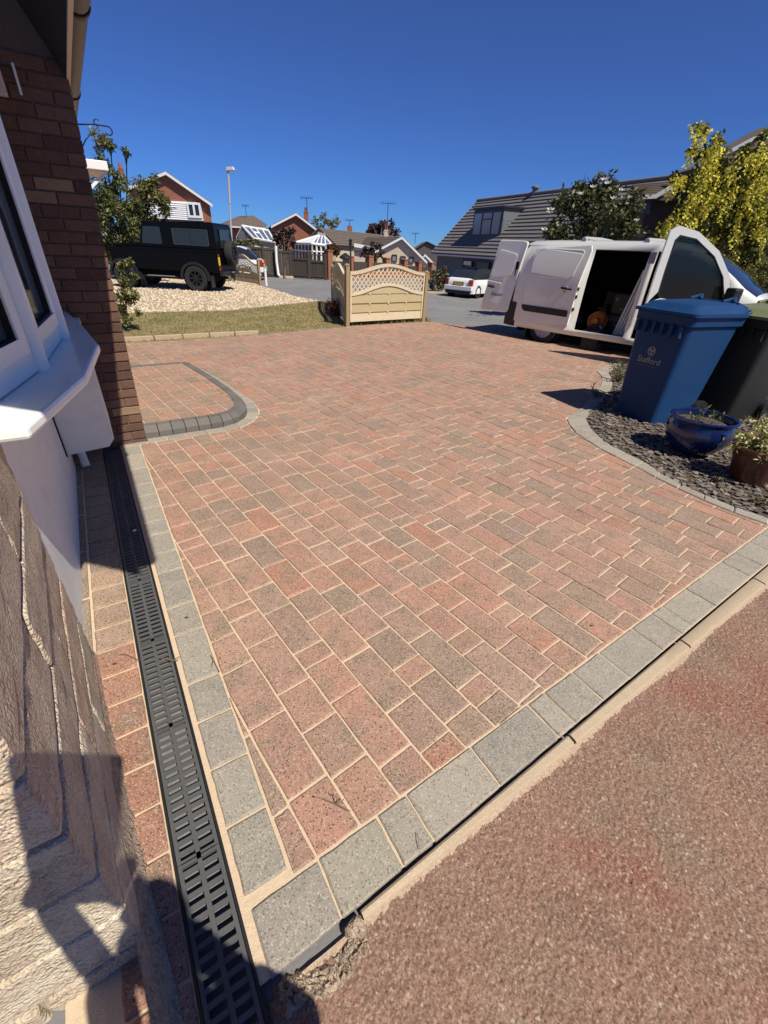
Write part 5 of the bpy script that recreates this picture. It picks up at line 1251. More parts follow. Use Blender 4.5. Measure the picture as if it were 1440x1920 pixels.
# ================================================================== FENCES
def fence_post(parent, x, h, y=0, m='timberpost'):
    mb = MB(); mb.box(x-.045, x+.045, y-.045, y+.045, -.05, h); p = mb.obj('post', M[m], parent, bevel=.004)
    mb = MB(); mb.lathe([(.058, h), (.058, h+.02), (.02, h+.045), (0, h+.045)], 16, (x, y, 0)); mb.obj('post_cap', M[m], p, smooth=40)
def lattice_panel(parent, x0, x1, z0, hs, hc, ms, mc, gap=.03):
    """arched-top screen: boards below, diagonal trellis between two arched rails. hs/hc: side and centre height; ms/mc: lower arch"""
    L = x1-x0; xc = (x0+x1)/2
    bump = lambda u: .5-.5*math.cos(2*math.pi*min(1, max(0, u)))
    top = lambda x: hs+(hc-hs)*bump((x-x0)/L)**1.0
    mid = lambda x: ms+(mc-ms)*bump((x-x0)/L)
    def arch(f, th, y0, y1, name):
        mb = MB(); n = 28; xs = [x0+L*i/n for i in range(n+1)]; loop_o = [(x, f(x)) for x in xs]; 
        vs = [(x, y, z) for y in (y0, y1) for q in (0, -th) for x, z in [(x, f(x)+q) for x in xs]]; N = n+1; fs = []
        for i in range(n): fs += [(i, i+1, N+i+1, N+i), (2*N+i+1, 2*N+i, 3*N+i, 3*N+i+1), (i, 2*N+i, 2*N+i+1, i+1), (N+i+1, 3*N+i+1, 3*N+i, N+i)]
        fs += [(0, N, 3*N, 2*N), (n, 2*N+n, 3*N+n, N+n)]
        mb.add(vs, fs); mb.obj(name, M['timberpale'], parent, fixn=True)
    arch(top, .065, -.03, .03, 'top_rail'); arch(mid, .06, -.028, .028, 'middle_rail')
    for x in (x0, x1-.04): mb = MB(); mb.box(x, x+.04, -.026, .026, z0, top(x0)-.06); mb.obj('stile', M['timberpale'], parent)
    # boards with rebated laps
    zb = z0; k = 0
    hts = [.165, .03, .165, .03, .165, .03, .165, .03, .165]
    board = True
    while zb < mc-.06:
        h = .165; zt = zb+h
        xs = [x0+.04+(L-.08)*i/36 for i in range(37)]
        pts = [(x, min(zt, mid(x)-.057)) for x in xs if min(zt, mid(x)-.057) > zb+.012]
        if len(pts) > 3:
            mb = MB(); mb.slab([(pts[0][0], zb), (pts[-1][0], zb)]+pts[::-1], -.012+(.006 if k % 2 else 0), .012); mb.obj('board', M['timber'] if k else M['timberpale'], parent, fixn=True)
        zb += h+.032; k += 1
    if True:
        bz = z0+.160
        for kk in range(3):
            mb = MB()
            if bz+.2*kk+.055 < ms-.05 or True: mb.box(x0+.04, x1-.04, .012, .022, min(bz+.197*kk-.012, ms-.10), min(bz+.197*kk+.05, ms-.03)); mb.obj('backing_slat', M['timber'], parent)
            for q in (.25, .5, .75): mb = MB(); mb.box(x0+L*q-.02, x0+L*q+.02, -.022, .012, bz+.2*kk-.0, bz+.2*kk+.045); mb.obj('batten', M['timberpale'], parent)
    # trellis laths both ways
    pitch = .118
    for d, yy in ((1, -.012), (-1, .004)):
        c = -2.5
        while c < L+2.5:
            pts = []
            for i in range(121):
                x = x0+.04+(L-.08)*i/120; z = (ms-.2)+((x-x0)-c)*1.15 if d == 1 else (ms-.2)+(c-(x-x0))*1.15+.0
                if mid(x)-.03 <= z <= top(x)-.04: pts.append((x, z))
            if len(pts) > 3:
                (xa, za), (xb, zb_) = pts[0], pts[-1]; Lh = math.dist(pts[0], pts[-1]); nx, nz = -(zb_-za)/Lh*.013, (xb-xa)/Lh*.013
                mb = MB(); mb.hexa([(xa-nx, yy, za-nz), (xb-nx, yy, zb_-nz), (xb-nx, yy+.008, zb_-nz), (xa-nx, yy+.008, za-nz), (xa+nx, yy, za+nz), (xb+nx, yy, zb_+nz), (xb+nx, yy+.008, zb_+nz), (xa+nx, yy+.008, za+nz)])
                mb.obj('lath', M['timberpale'], parent, fixn=True)
            c += pitch
P1, P2, PB_ = gp(650, 612), gp(792, 603), gp(624, 570)
L12 = math.dist(P1, P2); a12 = math.atan2(P2[1]-P1[1], P2[0]-P1[0])
FG = 'arched trellis fence panels round the front gardens'
f1 = thing('trellis_fence', 'pale new arched trellis fence panel standing at the far edge of the drive', 'fence', (*P1, 0), a12, FG)
lattice_panel(f1, .08, L12-.06, .09, 1.13, 1.30, .70, .90)
for x, h in ((0.01, 1.24), (L12, 1.13)): fence_post(f1, x, h)
Lb = 1.85; ab = math.atan2(PB_[1]-P1[1], PB_[0]-P1[0])
f2 = thing('trellis_fence', 'shaded arched trellis panel running back from the near panel corner post', 'fence', (*P1, 0), ab, FG)
LB = math.dist(P1, PB_)
lattice_panel(f2, .08, LB-.06, .06, 1.05, 1.22, .58, .78); fence_post(f2, LB, 1.06)
Q1, Q2 = gp(431, 527), gp(488, 536)
f3 = thing('trellis_fence', 'far low trellis fence panel beside the black off-roader', 'fence', (*Q1, 0), math.atan2(Q2[1]-Q1[1], Q2[0]-Q1[0]), FG)
LQ = math.dist(Q1, Q2); lattice_panel(f3, .05, LQ-.05, .06, .78, 1.12, .42, .72); fence_post(f3, 0, .72); fence_post(f3, LQ, .95)
bo = thing('bollard', 'thin white post at the road edge beside the far low fence', 'post', (*gp(499.5, 536), 0)); mb = MB(); mb.lathe([(0.05, 0), (.05, .62), (.03, .64), (0, .64)], 12); mb.obj('post_body', M['white'], bo, smooth=40)
hs = bushy('heather', 'dark red leaved shrub low beside the trellis corner post', (641, 592), .42, .42, 1500, [(.16, .035, .03), (.22, .06, .045), (.10, .03, .025), (.28, .10, .07)], (.035, .07), 'shrub', 40)
bushy('fence_weed', 'tuft of weeds under the near trellis panel', (690, 604), .22, .22, 160, GRN, stems=12)
bushy('fence_weed', 'weeds at the foot of the right trellis post', (765, 602), .2, .16, 120, GRN, stems=10)

# ================================================================== ACROSS THE ROAD
def hit(u, v, p, n):
    d = Vector(ray(u, v)); o = Vector((0, 0, CAM_H)); return o+d*((Vector(p)-o).dot(Vector(n))/d.dot(Vector(n)))
def quad(mb, pts, th=None, mi=0):
    """polygon of 3-D points; with th it becomes a slab pushed back along +Y / down"""
    if th is None: return mb.add(pts, [tuple(range(len(pts)))], None, mi)
    n = len(pts); return mb.add(list(pts)+[tuple(Vector(p)+Vector(th)) for p in pts], [tuple(range(n)), tuple(range(2*n-1, n-1, -1))]+[(i, n+i, n+(i+1) % n, (i+1) % n) for i in range(n)], None, mi)
def roof_rows(name, a, b, c, d, rows, m, parent, lip=.05, th=.06):
    """stepped tile courses from eave a-b up to ridge d-c"""
    a, b, c, d = map(Vector, (a, b, c, d)); nrm = (b-a).cross(d-a).normalized(); nrm = nrm if nrm.z > 0 else -nrm
    mb = MB()
    for k in range(rows):
        t0, t1 = k/rows, (k+1)/rows+.25/rows; t1 = min(t1, 1)
        p0, p1, p2, p3 = a.lerp(d, t0), b.lerp(c, t0), b.lerp(c, t1), a.lerp(d, t1)
        mb.hexa([p0-nrm*th, p1-nrm*th, p2-nrm*th, p3-nrm*th, p0+nrm*lip, p1+nrm*lip, p2, p3])
    return mb.obj(name, m, parent, fixn=True)
def house_empty(name, label, loc): return thing(name, label, 'house', loc)

# ---- grey house with the stepped tile roof and dormer
GE = Vector((.409, -.912, 0)); GN = Vector((.912, .409, 0)); GO = Vector((1.99, 29.59, 0))
gh = thing('grey_house', 'grey clad house with big ribbed dark tile roof and dormer behind the van', 'house', (GO.x, GO.y, -.03), math.atan2(-.912, .409))
def gl(u, v, y):     # photo point on the plane local y -> local coords
    p = hit(u, v, GO+GN*y, GN); q = p-GO; return (q.dot(GE), y, p.z+.03)
def gr(u, v):        # on the roof slope
    n = (GN*(-2.67)+Vector((0, 0, 2.72))).normalized(); p = hit(u, v, GO+Vector((0, 0, 1.53)), n); q = p-GO; return Vector((q.dot(GE), q.dot(GN), p.z+.03))
GL = 12.5
mb = MB(); mb.prism([(.12, .38), (GL-.1, .38), (GL-.1, 5.1), (.12, 5.1)], 0, 1.60); mb.slab([(.12, 1.6), (.12, 1.6), (.12, 1.6)], 0, .01)
quad(mb, [(.14, .38, 1.55), (.14, 5.1, 1.55), (.14, 2.74, 3.95)])
wl_ = mb.obj('wall', M['cladgrey'], gh, fixn=True)
mb = MB()
for k in range(11): mb.box(.10, GL-.1, .352, .378, .02+.14*k, .148+.14*k)
mb.obj('cladding_board', M['cladgrey'], wl_)
roof_rows('roof', (0, 0, 1.53), (GL, 0, 1.53), (GL, 2.72, 4.2), (0, 2.72, 4.2), 17, M['greytile'], gh, .055, .05)
roof_rows('rear_roof', (GL, 5.44, 1.53), (0, 5.44, 1.53), (0, 2.72, 4.2), (GL, 2.72, 4.2), 17, M['greytile'], gh)
mb = MB(); mb.tube([(-.02, 2.72, 4.22), (GL, 2.72, 4.22)], .09, 8); mb.obj('ridge_tile', M['greytile'], gh, smooth=50)
mb = MB(); mb.box(-.02, GL, -.06, .03, 1.42, 1.50); mb.obj('gutter', M['lampgrey'], gh); 
mb = MB(); mb.hexa([(-.04, -.02, 1.45), (.0, -.02, 1.45), (.0, 2.72, 4.12), (-.04, 2.72, 4.12), (-.04, -.02, 1.56), (.0, -.02, 1.56), (.0, 2.72, 4.25), (-.04, 2.72, 4.25)]); mb.obj('verge_trim', M['lampgrey'], gh, fixn=True)
r0 = gr(893, 441); yd = r0.y-.02
a_, b_ = gl(891, 393, yd), gl(946, 391, yd); zb_ = r0.z-.05; x0, x1 = a_[0], b_[0]; zt = (a_[2]+b_[2])/2
yb_ = min(2.7, (zt-1.53)*2.72/2.67+.1)
mb = MB(); mb.box(x0, x1, yd, yb_+.3, zb_-.3, zt); dm = mb.obj('dormer', M['cladgrey'], gh)
mb = MB(); mb.box(x0-.08, x1+.10, yd-.10, yb_+.3, zt, zt+.09); mb.obj('dormer_roof', M['navy'], dm, bevel=.01)
mb = MB(); wx0, wx1, wz0, wz1 = x0+.05, x1-.08, zb_+.05, zt-.12
mb.box(wx0-.05, wx1+.05, yd-.03, yd-.003, wz0-.08, wz1+.10)
mb.obj('window_surround', M['navy'], dm)
for k, (fa, fb, za, zc) in enumerate(((.03, .30, .04, .96), (.36, .66, .04, .66), (.36, .66, .72, .96), (.72, .97, .04, .96))):
    mb = MB(); mb.box(wx0+(wx1-wx0)*fa, wx0+(wx1-wx0)*fb, yd-.045, yd-.031, wz0+(wz1-wz0)*za, wz0+(wz1-wz0)*zc); mb.obj('pane', mat('pale_pane%d' % k, (.30, .33, .36), .08, spec=.6), dm)
mb = MB()
for k in range(7): mb.box(x1-.004, x1+.016, yd+.02, yb_+.25, zb_-.2+.14*k, zb_-.07+.14*k)
mb.obj('cladding_board', M['cladgrey'], dm)
def wall_window(parent, u0, v0, u1, v1, blind=None, nm='window', fm='navy', gm='glass', y=.35):
    p, q = gl(u0, v0, y), gl(u1, v1, y); x0, x1, z0, z1 = p[0], q[0], q[2], p[2]
    m_ = MB(); m_.ring([(x0, z0), (x1, z0), (x1, z1), (x0, z1)], [(x0+.07, z0+.07), (x1-.07, z0+.07), (x1-.07, z1-.07), (x0+.07, z1-.07)], y-.05, y+.01); o = m_.obj(nm, M[fm], parent, fixn=True)
    m_ = MB(); m_.box(x0+.06, x1-.06, y-.01, y+.003, z0+.06, z1-.06); m_.obj('pane', M[gm], o)
    if blind: m_ = MB(); m_.box(x0+.08, x1-.08, y-.018, y-.012, z1-.08-(z1-z0)*blind, z1-.08); m_.obj('blind', M['curtain'], o)
    return o
wall_window(gh, 869, 486, 887, 508, .35)
p, q = gl(893, 488, .35), gl(914, 531, .35)
mb = MB(); mb.ring([(p[0], 0), (q[0], 0), (q[0], p[2]), (p[0], p[2])], [(p[0]+.08, .0), (q[0]-.08, 0), (q[0]-.08, p[2]-.08), (p[0]+.08, p[2]-.08)], .28, .36); dr_ = mb.obj('door', M['navy'], gh, fixn=True)
mb = MB(); mb.box(p[0]+.08, q[0]-.08, .32, .345, .02, p[2]-.08); mb.obj('door_leaf', mat('grey_door', (.09, .10, .115), .5), dr_)
mb = MB(); mb.lathe([(.13, 4.15), (.13, 4.42), (.2, 4.44), (.2, 4.5), (.08, 4.56), (0, 4.56)], 12, (gr(1008, 357).x, 2.72, 0)); mb.obj('flue', M['greytile'], gh, smooth=40)
for x in (p[0]-.25, q[0]+.2): mb = MB(); mb.lathe([(0, 1.0), (.05, 1.0), (.05, 1.25), (0, 1.25)], 8, (x, .28, 0)); mb.obj('wall_light', M['black'], gh)

# ---- brown house behind the golden tree
hh = house_empty('tiled_house', 'dark tile roofed house half hidden behind the yellow flowering tree', (*ptY(1300, 480, 17)[:2], 0)); ho_ = Vector(hh.location)
L3 = lambda p: tuple(Vector(p)-ho_)
pw = [ptY(u, v, 17) for u, v in [(1205, 372), (1460, 300), (1460, 560), (1205, 560)]]
mb = MB(); quad(mb, [L3(p) for p in pw], (0, 4, 0)); mb.obj('wall', mat('brown_wall', (.10, .07, .055), .9), hh, fixn=True)
mb = MB(); e0, e1, e2 = ptY(1192, 371, 16.6), ptY(1230, 369, 16.6), ptY(1268, 345, 16.6); r0_, r2_ = ptY(1185, 347, 19), ptY(1262, 337, 19)
roof_rows('roof', L3(e0), L3((e2[0]+.4, e2[1], e1[2])), L3((r2_[0]+.4, 19, r2_[2])), L3(r0_), 8, M['tile'], hh, .05)
mb = MB(); quad(mb, [L3(ptY(*q, 16.5)) for q in [(1192, 366), (1230, 364), (1268, 341), (1268, 349), (1230, 372), (1192, 374)]], (0, .05, 0)); mb.obj('fascia_board', M['lampgrey'], hh, fixn=True)
mb = MB(); quad(mb, [L3(ptY(*q, 16.9)) for q in [(1203, 374), (1222, 372), (1218, 402), (1200, 402)]], (0, .05, 0)); mb.obj('window', M['cladgrey'], hh, fixn=True)
u = [ptY(*q, 15) for q in [(1362, 284), (1452, 236), (1452, 262), (1366, 300)]]
mb = MB(); quad(mb, [L3(p) for p in u], (.1, .8, .1)); mb.obj('upper_roof', M['tile'], hh, fixn=True)
mb = MB(); quad(mb, [L3(ptY(*q, 15.1)) for q in [(1368, 298), (1470, 258), (1470, 560), (1368, 560)]], (0, 3, 0)); mb.obj('upper_wall', mat('shaded_wall', (.10, .075, .06), .9), hh, fixn=True)
mb = MB(); quad(mb, [L3(ptY(*q, 14.95)) for q in [(1362, 284), (1452, 236), (1452, 243), (1363, 291)]], (0, .05, 0)); mb.obj('barge_board', M['lampgrey'], hh, fixn=True)

# ---- generic gable-fronted house from photo points on one plane
def gable_house(name, label, Y, apex, le, re, base_v, depth, wall_m, roof_m, over=.35, fascia=True, wl_u=None, skew=0.0):
    """apex, le, re: photo points of roof peak and the two eaves on plane Y; depth: how far it runs back; skew: sideways run of the ridge per metre"""
    A, Lf, Rt = (Vector(ptY(*q, Y)) for q in (apex, le, re)); base = Vector((A.x, Y, 0))
    h = house_empty(name, label, base); A, Lf, Rt = A-base, Lf-base, Rt-base; back = Vector((skew*depth, depth, 0))
    ins = .06
    def shrink(p): return Vector((A.x+(p.x-A.x)*.90, .25, 0))
    wlft, wrt = shrink(Lf), shrink(Rt)
    zl = Lf.z+(A.z-Lf.z)*.1-.08; zr = Rt.z+(A.z-Rt.z)*.1-.08
    m_ = MB(); pts = [(wlft.x, .25, -.2), (wrt.x, .25, -.2), (wrt.x, .25, zr), (A.x, .25, A.z-.12), (wlft.x, .25, zl)]
    quad(m_, pts, tuple(back-Vector((0, .4, 0)))); m_.obj('wall', wall_m, h, fixn=True)
    for e, nm in ((Lf, 'roof'), (Rt, 'roof')):
        m_ = MB(); a = e; b = e+back; c = A+back; d = A
        roof_rows(nm, a, b, c, d, 9, roof_m, h, .03, .05)
    if fascia:
        for e in (Lf, Rt):
            t = Vector((0, 0, .16)); m_ = MB(); m_.hexa([A-t+Vector((0, -.04, -.02)), e-t+Vector((0, -.04, -.02)), e-t+Vector((0, 0, -.02)), A-t+Vector((0, 0, -.02)), A+Vector((0, -.04, -.02)), e+Vector((0, -.04, -.02)), e+Vector((0, 0, -.02)), A+Vector((0, 0, -.02))]); m_.obj('barge_board', M['white'], h, fixn=True)
    return h, base
def onface(h, base, Y, u0, v0, u1, v1, name, frame, glass, dy=.20, parts=1, fr=.08):
    p, q = Vector(ptY(u0, v0, Y+dy))-base, Vector(ptY(u1, v1, Y+dy))-base
    m_ = MB(); x0, x1, z0, z1 = p.x, q.x, q.z, p.z
    m_.ring([(x0, z0), (x1, z0), (x1, z1), (x0, z1)], [(x0+fr, z0+fr), (x1-fr, z0+fr), (x1-fr, z1-fr), (x0+fr, z1-fr)], dy-.04, dy+.04)
    for k in range(1, parts): m_.box(x0+(x1-x0)*k/parts-fr/2, x0+(x1-x0)*k/parts+fr/2, dy-.04, dy+.04, z0+fr, z1-fr)
    o = m_.obj(name, frame, h, fixn=True); m_ = MB(); m_.box(x0+fr*.8, x1-fr*.8, dy, dy+.045, z0+fr*.8, z1-fr*.8); m_.obj('pane', glass, o); return o
hA, bA = gable_house('brick_gable_house', 'red brick house with white clad front above the black off-roader', 34, (310, 321), (240, 350), (398, 382), 470, 7, M['redbrick'], M['tile'], skew=-.55)
p, q = Vector(ptY(262, 374, 34.18))-bA, Vector(ptY(381, 414, 34.18))-bA
mb = MB(); nb = 9
for k in range(nb): z0 = q.z+(p.z-q.z)*k/nb; mb.hexa([(p.x, .08, z0), (q.x, .08, z0), (q.x, .24, z0), (p.x, .24, z0), (p.x, .12, z0+(p.z-q.z)/nb), (q.x, .12, z0+(p.z-q.z)/nb), (q.x, .24, z0+(p.z-q.z)/nb), (p.x, .24, z0+(p.z-q.z)/nb)])
mb.obj('cladding_board', M['white'], hA, fixn=True)
onface(hA, bA, 34, 349, 379, 379, 409, 'window', M['white'], M['glass'], .06, 2, .12)
onface(hA, bA, 34, 262, 377, 278, 402, 'window', M['white'], M['glass'], .06, 1, .1)
def chimney(h, base, Y, u0, u1, v0, v1, d, m, pots=1):
    p, q = Vector(ptY(u0, v0, Y))-base, Vector(ptY(u1, v1, Y))-base; w_ = q.x-p.x
    m_ = MB(); m_.box(p.x, q.x, p.y, p.y+w_, q.z, p.z); m_.box(p.x-.05*w_, q.x+.05*w_, p.y-.05*w_, p.y+w_*1.05, p.z-.12, p.z-.02); c = m_.obj('chimney', m, h)
    for k in range(pots):
        x = p.x+w_*(k+.5)/pots; m_ = MB(); m_.lathe([(.13, p.z-.02), (.11, p.z+.3), (.0, p.z+.3)], 10, (x, p.y+w_/2, 0)); m_.obj('chimney_pot', M['redbrick'], c, smooth=40)
chimney(hA, bA, 39, 221, 233, 314, 340, 1, M['redbrick'])
# hipped roof further back
hB = house_empty('hip_roof_house', 'low house with hipped brown roof left of the lamp post gap', (*ptY(455, 470, 58)[:2], 0)); oB = Vector(hB.location)
B_ = lambda u, v, Y: tuple(Vector(ptY(u, v, Y))-oB)
mb = MB(); a, b, c, d = B_(412, 424, 56), B_(498, 428, 56), B_(475, 404, 60), B_(448, 405, 60)
quad(mb, [a, b, c, d], (0, .1, -.1)); quad(mb, [a, d, B_(412, 420, 64)], (0, 0, -.1)); quad(mb, [b, B_(500, 420, 64), c], (0, 0, -.1)); mb.obj('roof', M['tile'], hB, fixn=True)
mb = MB(); quad(mb, [B_(415, 423, 57), B_(496, 427, 57), B_(496, 470, 57), B_(415, 470, 57)], (0, 5, 0)); mb.obj('wall', M['redbrick'], hB, fixn=True)
mb = MB(); quad(mb, [B_(412, 423, 55.9), B_(498, 427, 55.9), B_(498, 429.5, 55.9), B_(412, 425.5, 55.9)], (0, .1, 0)); mb.obj('fascia_board', M['white'], hB, fixn=True)
hC, bC = gable_house('brick_gable_house', 'red brick gable house with chimney behind the dark gates', 44, (555, 399), (508, 423), (602, 435), 500, 16, M['redbrick'], M['tile'], skew=-.28)
chimney(hC, bC, 46, 569, 577.5, 396, 418, 1, M['redbrick'])
hD, bD = gable_house('long_bungalow', 'long brown roofed bungalow behind the white conservatory', 42, (597, 427), (577, 447), (631, 460), 500, 14, M['stone'], M['tile'], fascia=False, skew=.42)
hE, bE = gable_house('stone_bungalow', 'pale stone gabled bungalow with three small windows behind the brick piers', 40, (754, 443), (703, 470), (801, 490), 520, 14, M['stone'], M['tile'], skew=-.36)
for u0, u1, v0, v1 in ((735, 744, 477, 491), (751, 760, 480, 492), (767, 775, 482, 494)): onface(hE, bE, 40, u0, v0, u1, v1, 'window', M['navy'], mat('pane_pale', (.25, .25, .26), .1), .20, 1, .06)
chimney(hE, bE, 47, 720.5, 727, 431, 446, 1, M['stone'])
mb = MB(); p = Vector(ptY(724, 431, 47))-bE; mb.lathe([(.17, p.z), (.13, p.z+.55), (.16, p.z+.56), (.16, p.z+.7), (0, p.z+.7)], 12, (p.x+.0, p.y+.2, 0)); mb.obj('chimney_pot', M['redbrick'], hE, smooth=40)
mb = MB(); quad(mb, [Vector(ptY(*q, 39))-bE for q in [(664, 456), (702, 463), (702, 469), (664, 463)]], (0, .3, 0)); mb.obj('garage_fascia', M['white'], hE, fixn=True)
mb = MB(); quad(mb, [Vector(ptY(*q, 39.3))-bE for q in [(664, 462), (700, 468), (700, 510), (664, 510)]], (0, 4, 0)); mb.obj('garage_wall', M['stone'], hE, fixn=True)
hF, bF = gable_house('far_house', 'distant dark roofed house between the stone bungalow and the grey house', 62, (800, 452), (772, 470), (836, 470), 500, 10, mat('far_wall', (.10, .09, .085), .9), M['greytile'], fascia=False)
hG, bG = gable_house('small_porch_house', 'small gabled grey roof beside the grey house corner', 46, (797, 476), (785, 492), (814, 493), 520, 5, M['stone'], M['greytile'])
# TV aerials
def aerial(name, label, u, v0, v1, Y, w_=1.0):
    b0, t0 = Vector(ptY(u, v1, Y)), Vector(ptY(u, v0, Y)); o = thing(name, label, 'aerial', b0); h = t0.z-b0.z
    m_ = MB(); m_.tube([(0, 0, 0), (0, 0, h)], .03, 5); m_.tube([(-w_*.7, 0, h-.05), (w_*.7, 0, h-.05)], .022, 5)
    for k in range(7): x = -w_*.7+w_*1.4*k/6; m_.tube([(x, -.2, h-.05), (x, .2, h-.05)], .014, 4); m_.tube([(x, 0, h-.22 if k == 0 else h-.12), (x, 0, h+.1)], .014, 4)
    m_.obj('aerial_rods', M['iron'], o)
aerial('tv_aerial', 'tall television aerial on the stone bungalow chimney', 726, 380, 428, 47, .9)
aerial('tv_aerial', 'television aerial on the red brick gable chimney', 576, 370, 396, 46, .7)
aerial('tv_aerial', 'small television aerial on the hipped roof', 462, 385, 406, 59, .5)
aerial('tv_aerial', 'thin television aerial right of the stone gable', 778, 437, 456, 60, .6)
aerial('tv_aerial', 'television aerial between the bungalows on a dark chimney', 655, 412, 424, 56, .6)
ck = thing('chimney_stack', 'slim dark chimney between the two bungalow roofs', 'chimney', ptY(655, 440, 56)); mb = MB(); h_ = ptY(655, 423, 56)[2]-ptY(655, 440, 56)[2]; mb.box(-.25, .25, 0, .5, -1, h_); mb.obj('stack', M['redbrick'], ck)

# ---- lean-to glass roof and white conservatory
cg = thing('glass_lean_to', 'white framed lean-to glass roof beyond the dark fence', 'conservatory', (*ptY(480, 500, 31)[:2], 0)); oc = Vector(cg.location)
C_ = lambda u, v, Y: Vector(ptY(u, v, Y))-oc
tl, tr_, br, bl_ = C_(454, 423, 32), C_(503, 432, 32), C_(515, 454, 30), C_(476, 447, 30)
mb = MB()
def strut(mb, a, b, r=.05): mb.tube([a, b], r, 5)
for a, b in ((tl, tr_), (tr_, br), (br, bl_), (bl_, tl)): strut(mb, a, b, .06)
for t in (.28, .52, .76): strut(mb, tl.lerp(tr_, t), bl_.lerp(br, t), .05)
strut(mb, tl.lerp(tr_, .28).lerp(bl_.lerp(br, .28), .42), tl.lerp(tr_, .52).lerp(bl_.lerp(br, .52), .42), .05)
mb.obj('frame', M['white'], cg)
for t0, t1 in ((0, .28), (.28, .52), (.52, .76), (.76, 1)):
    mb = MB(); quad(mb, [tl.lerp(tr_, t0), tl.lerp(tr_, t1), bl_.lerp(br, t1), bl_.lerp(br, t0)]); mb.obj('pane', mat('roof_glass', (.10, .13, .17), .1, spec=.6), cg)
gl_ = C_(443, 446, 32)
mb = MB(); quad(mb, [tl, bl_, C_(476, 455, 30), C_(443, 449, 32)]); mb.obj('gable_glass', mat('grey_glass', (.10, .105, .115), .15), cg)
mb = MB(); strut(mb, tl, gl_, .04); strut(mb, tl.lerp(bl_, .3), C_(452, 452, 31.6), .03); strut(mb, tl.lerp(bl_, .6), C_(462, 453, 31), .03); mb.obj('gable_bar', M['lampgrey'], cg)
mb = MB(); quad(mb, [bl_+Vector((0, .1, -.05)), br+Vector((0, .1, -.05)), C_(515, 500, 30.1), C_(476, 500, 30.1)], (0, 2, 0)); mb.obj('wall', M['stone'], cg, fixn=True)
wc = thing('conservatory', 'white Victorian style conservatory behind the dark gates', 'conservatory', (*ptY(583, 500, 31)[:2], 0)); ow = Vector(wc.location)
W_ = lambda u, v, Y: Vector(ptY(u, v, Y))-ow
rA, rB = W_(597, 441, 33.5), W_(609, 444, 33.0)
eL, eM, eR, eB = W_(548, 456, 33.5), W_(585, 457, 30.8), W_(610, 460, 30.8), W_(622, 458, 33)
mb = MB(); quad(mb, [eL, eM, rA], (0, .03, -.04)); mb.obj('roof_panel', M['white'], wc, fixn=True)
mb = MB(); quad(mb, [eM, eR, rB, rA]); quad(mb, [eR, eB, rB]); mb.obj('roof_glass', mat('sky_glass', (.14, .17, .22), .12), wc)
mb = MB()
for a, b in ((eL, eM), (eM, eR), (eR, eB)): strut(mb, a, b, .085)
for a, b in ((eL, rA), (eM, rA), (eM.lerp(eR, .33), rA.lerp(rB, .2)), (eM.lerp(eR, .66), rA.lerp(rB, .6)), (eR, rB), (eB, rB), (rA, rB)): strut(mb, a, b, .05)
for k in range(5): p = rA.lerp(rB, k/4); strut(mb, p, p+Vector((0, 0, .18)), .025)
base_z = -.1
for a, b, n in ((eL, eM, 6), (eM, eR, 3), (eR, eB, 2)):
    for k in range(n+1): p = a.lerp(b, k/n); strut(mb, p, Vector((p.x, p.y, base_z)), .06)
    for z in (.55, 1.25): strut(mb, Vector((a.x, a.y, z)), Vector((b.x, b.y, z)), .045)
mb.obj('frame', M['white'], wc)
for a, b, n in ((eL, eM, 6), (eM, eR, 3)):
    for k in range(n):
        p, q = a.lerp(b, k/n), a.lerp(b, (k+1)/n); mb = MB(); quad(mb, [p-Vector((0, -.02, .08)), q-Vector((0, -.02, .08)), Vector((q.x, q.y+.02, .5)), Vector((p.x, p.y+.02, .5))]); mb.obj('pane', M['glass'], wc)

# ---- brick piers with dark boards, gates, fence on the left
def line_at(u, A, B):    # ground point on segment A-B seen at photo column u
    lo, hi = -1.0, 3.0
    f_ = lambda t: proj_u(lerp(A, B, t))-u
    for _ in range(50):
        m_ = (lo+hi)/2
        if f_(m_) > 0: hi = m_
        else: lo = m_
    return lerp(A, B, lo)
def proj_u(p, z=.8):
    v = cam.matrix_world.inverted() @ Vector((p[0], p[1], z)); return 720+F_PX*v.x/-v.z
FA, FB = (-3.8, 27.37), (2.62, 35.0)
wallf = thing('brick_pier_wall', 'red brick piers with dark board panels running behind the trellis fence', 'wall', (*FA, -.03)); wo = Vector((*FA, -.03))
PU = [(616, 470), (655, 481), (692, 480), (724, 484), (758, 487), (785, 491), (809, 493)]
pp = []
for u_, v_ in PU:
    q = line_at(u_, FA, FB); zt = ptY(u_, v_, q[1])[2]; pp.append((q, zt))
da = math.atan2(FB[1]-FA[1], FB[0]-FA[0])
for (q, zt) in pp:
    mb = MB(); Mx = Matrix.Translation(Vector((q[0], q[1], -.03))-wo) @ Matrix.Rotation(da, 4, 'Z')
    mb.box(-.17, .17, -.17, .17, -.1, zt, Mx); mb.box(-.2, .2, -.2, .2, zt, zt+.06, Mx); mb.obj('pier', M['redbrick'], wallf)
for (q, z0), (q2, z1) in zip(pp, pp[1:]):
    L = math.dist(q, q2); Mx = Matrix.Translation(Vector((q[0], q[1], -.03))-wo) @ Matrix.Rotation(da, 4, 'Z')
    mb = MB(); mb.box(.17, L-.17, -.1, .1, -.1, .38, Mx); mb.obj('plinth', M['redbrick'], wallf)
    mb = MB(); nb = max(4, int(L/.15)); zt = min(z0, z1)-.22
    for k in range(nb): a = .18+(L-.36)*k/nb; b = .18+(L-.36)*(k+1)/nb-.012; mb.box(a, b, -.03+.012*(k % 2), .02, .40, zt, Mx)
    mb.box(.18, L-.18, .021, .05, .42, zt-.02, Mx); mb.obj('board_panel', M['fencedark'], wallf)
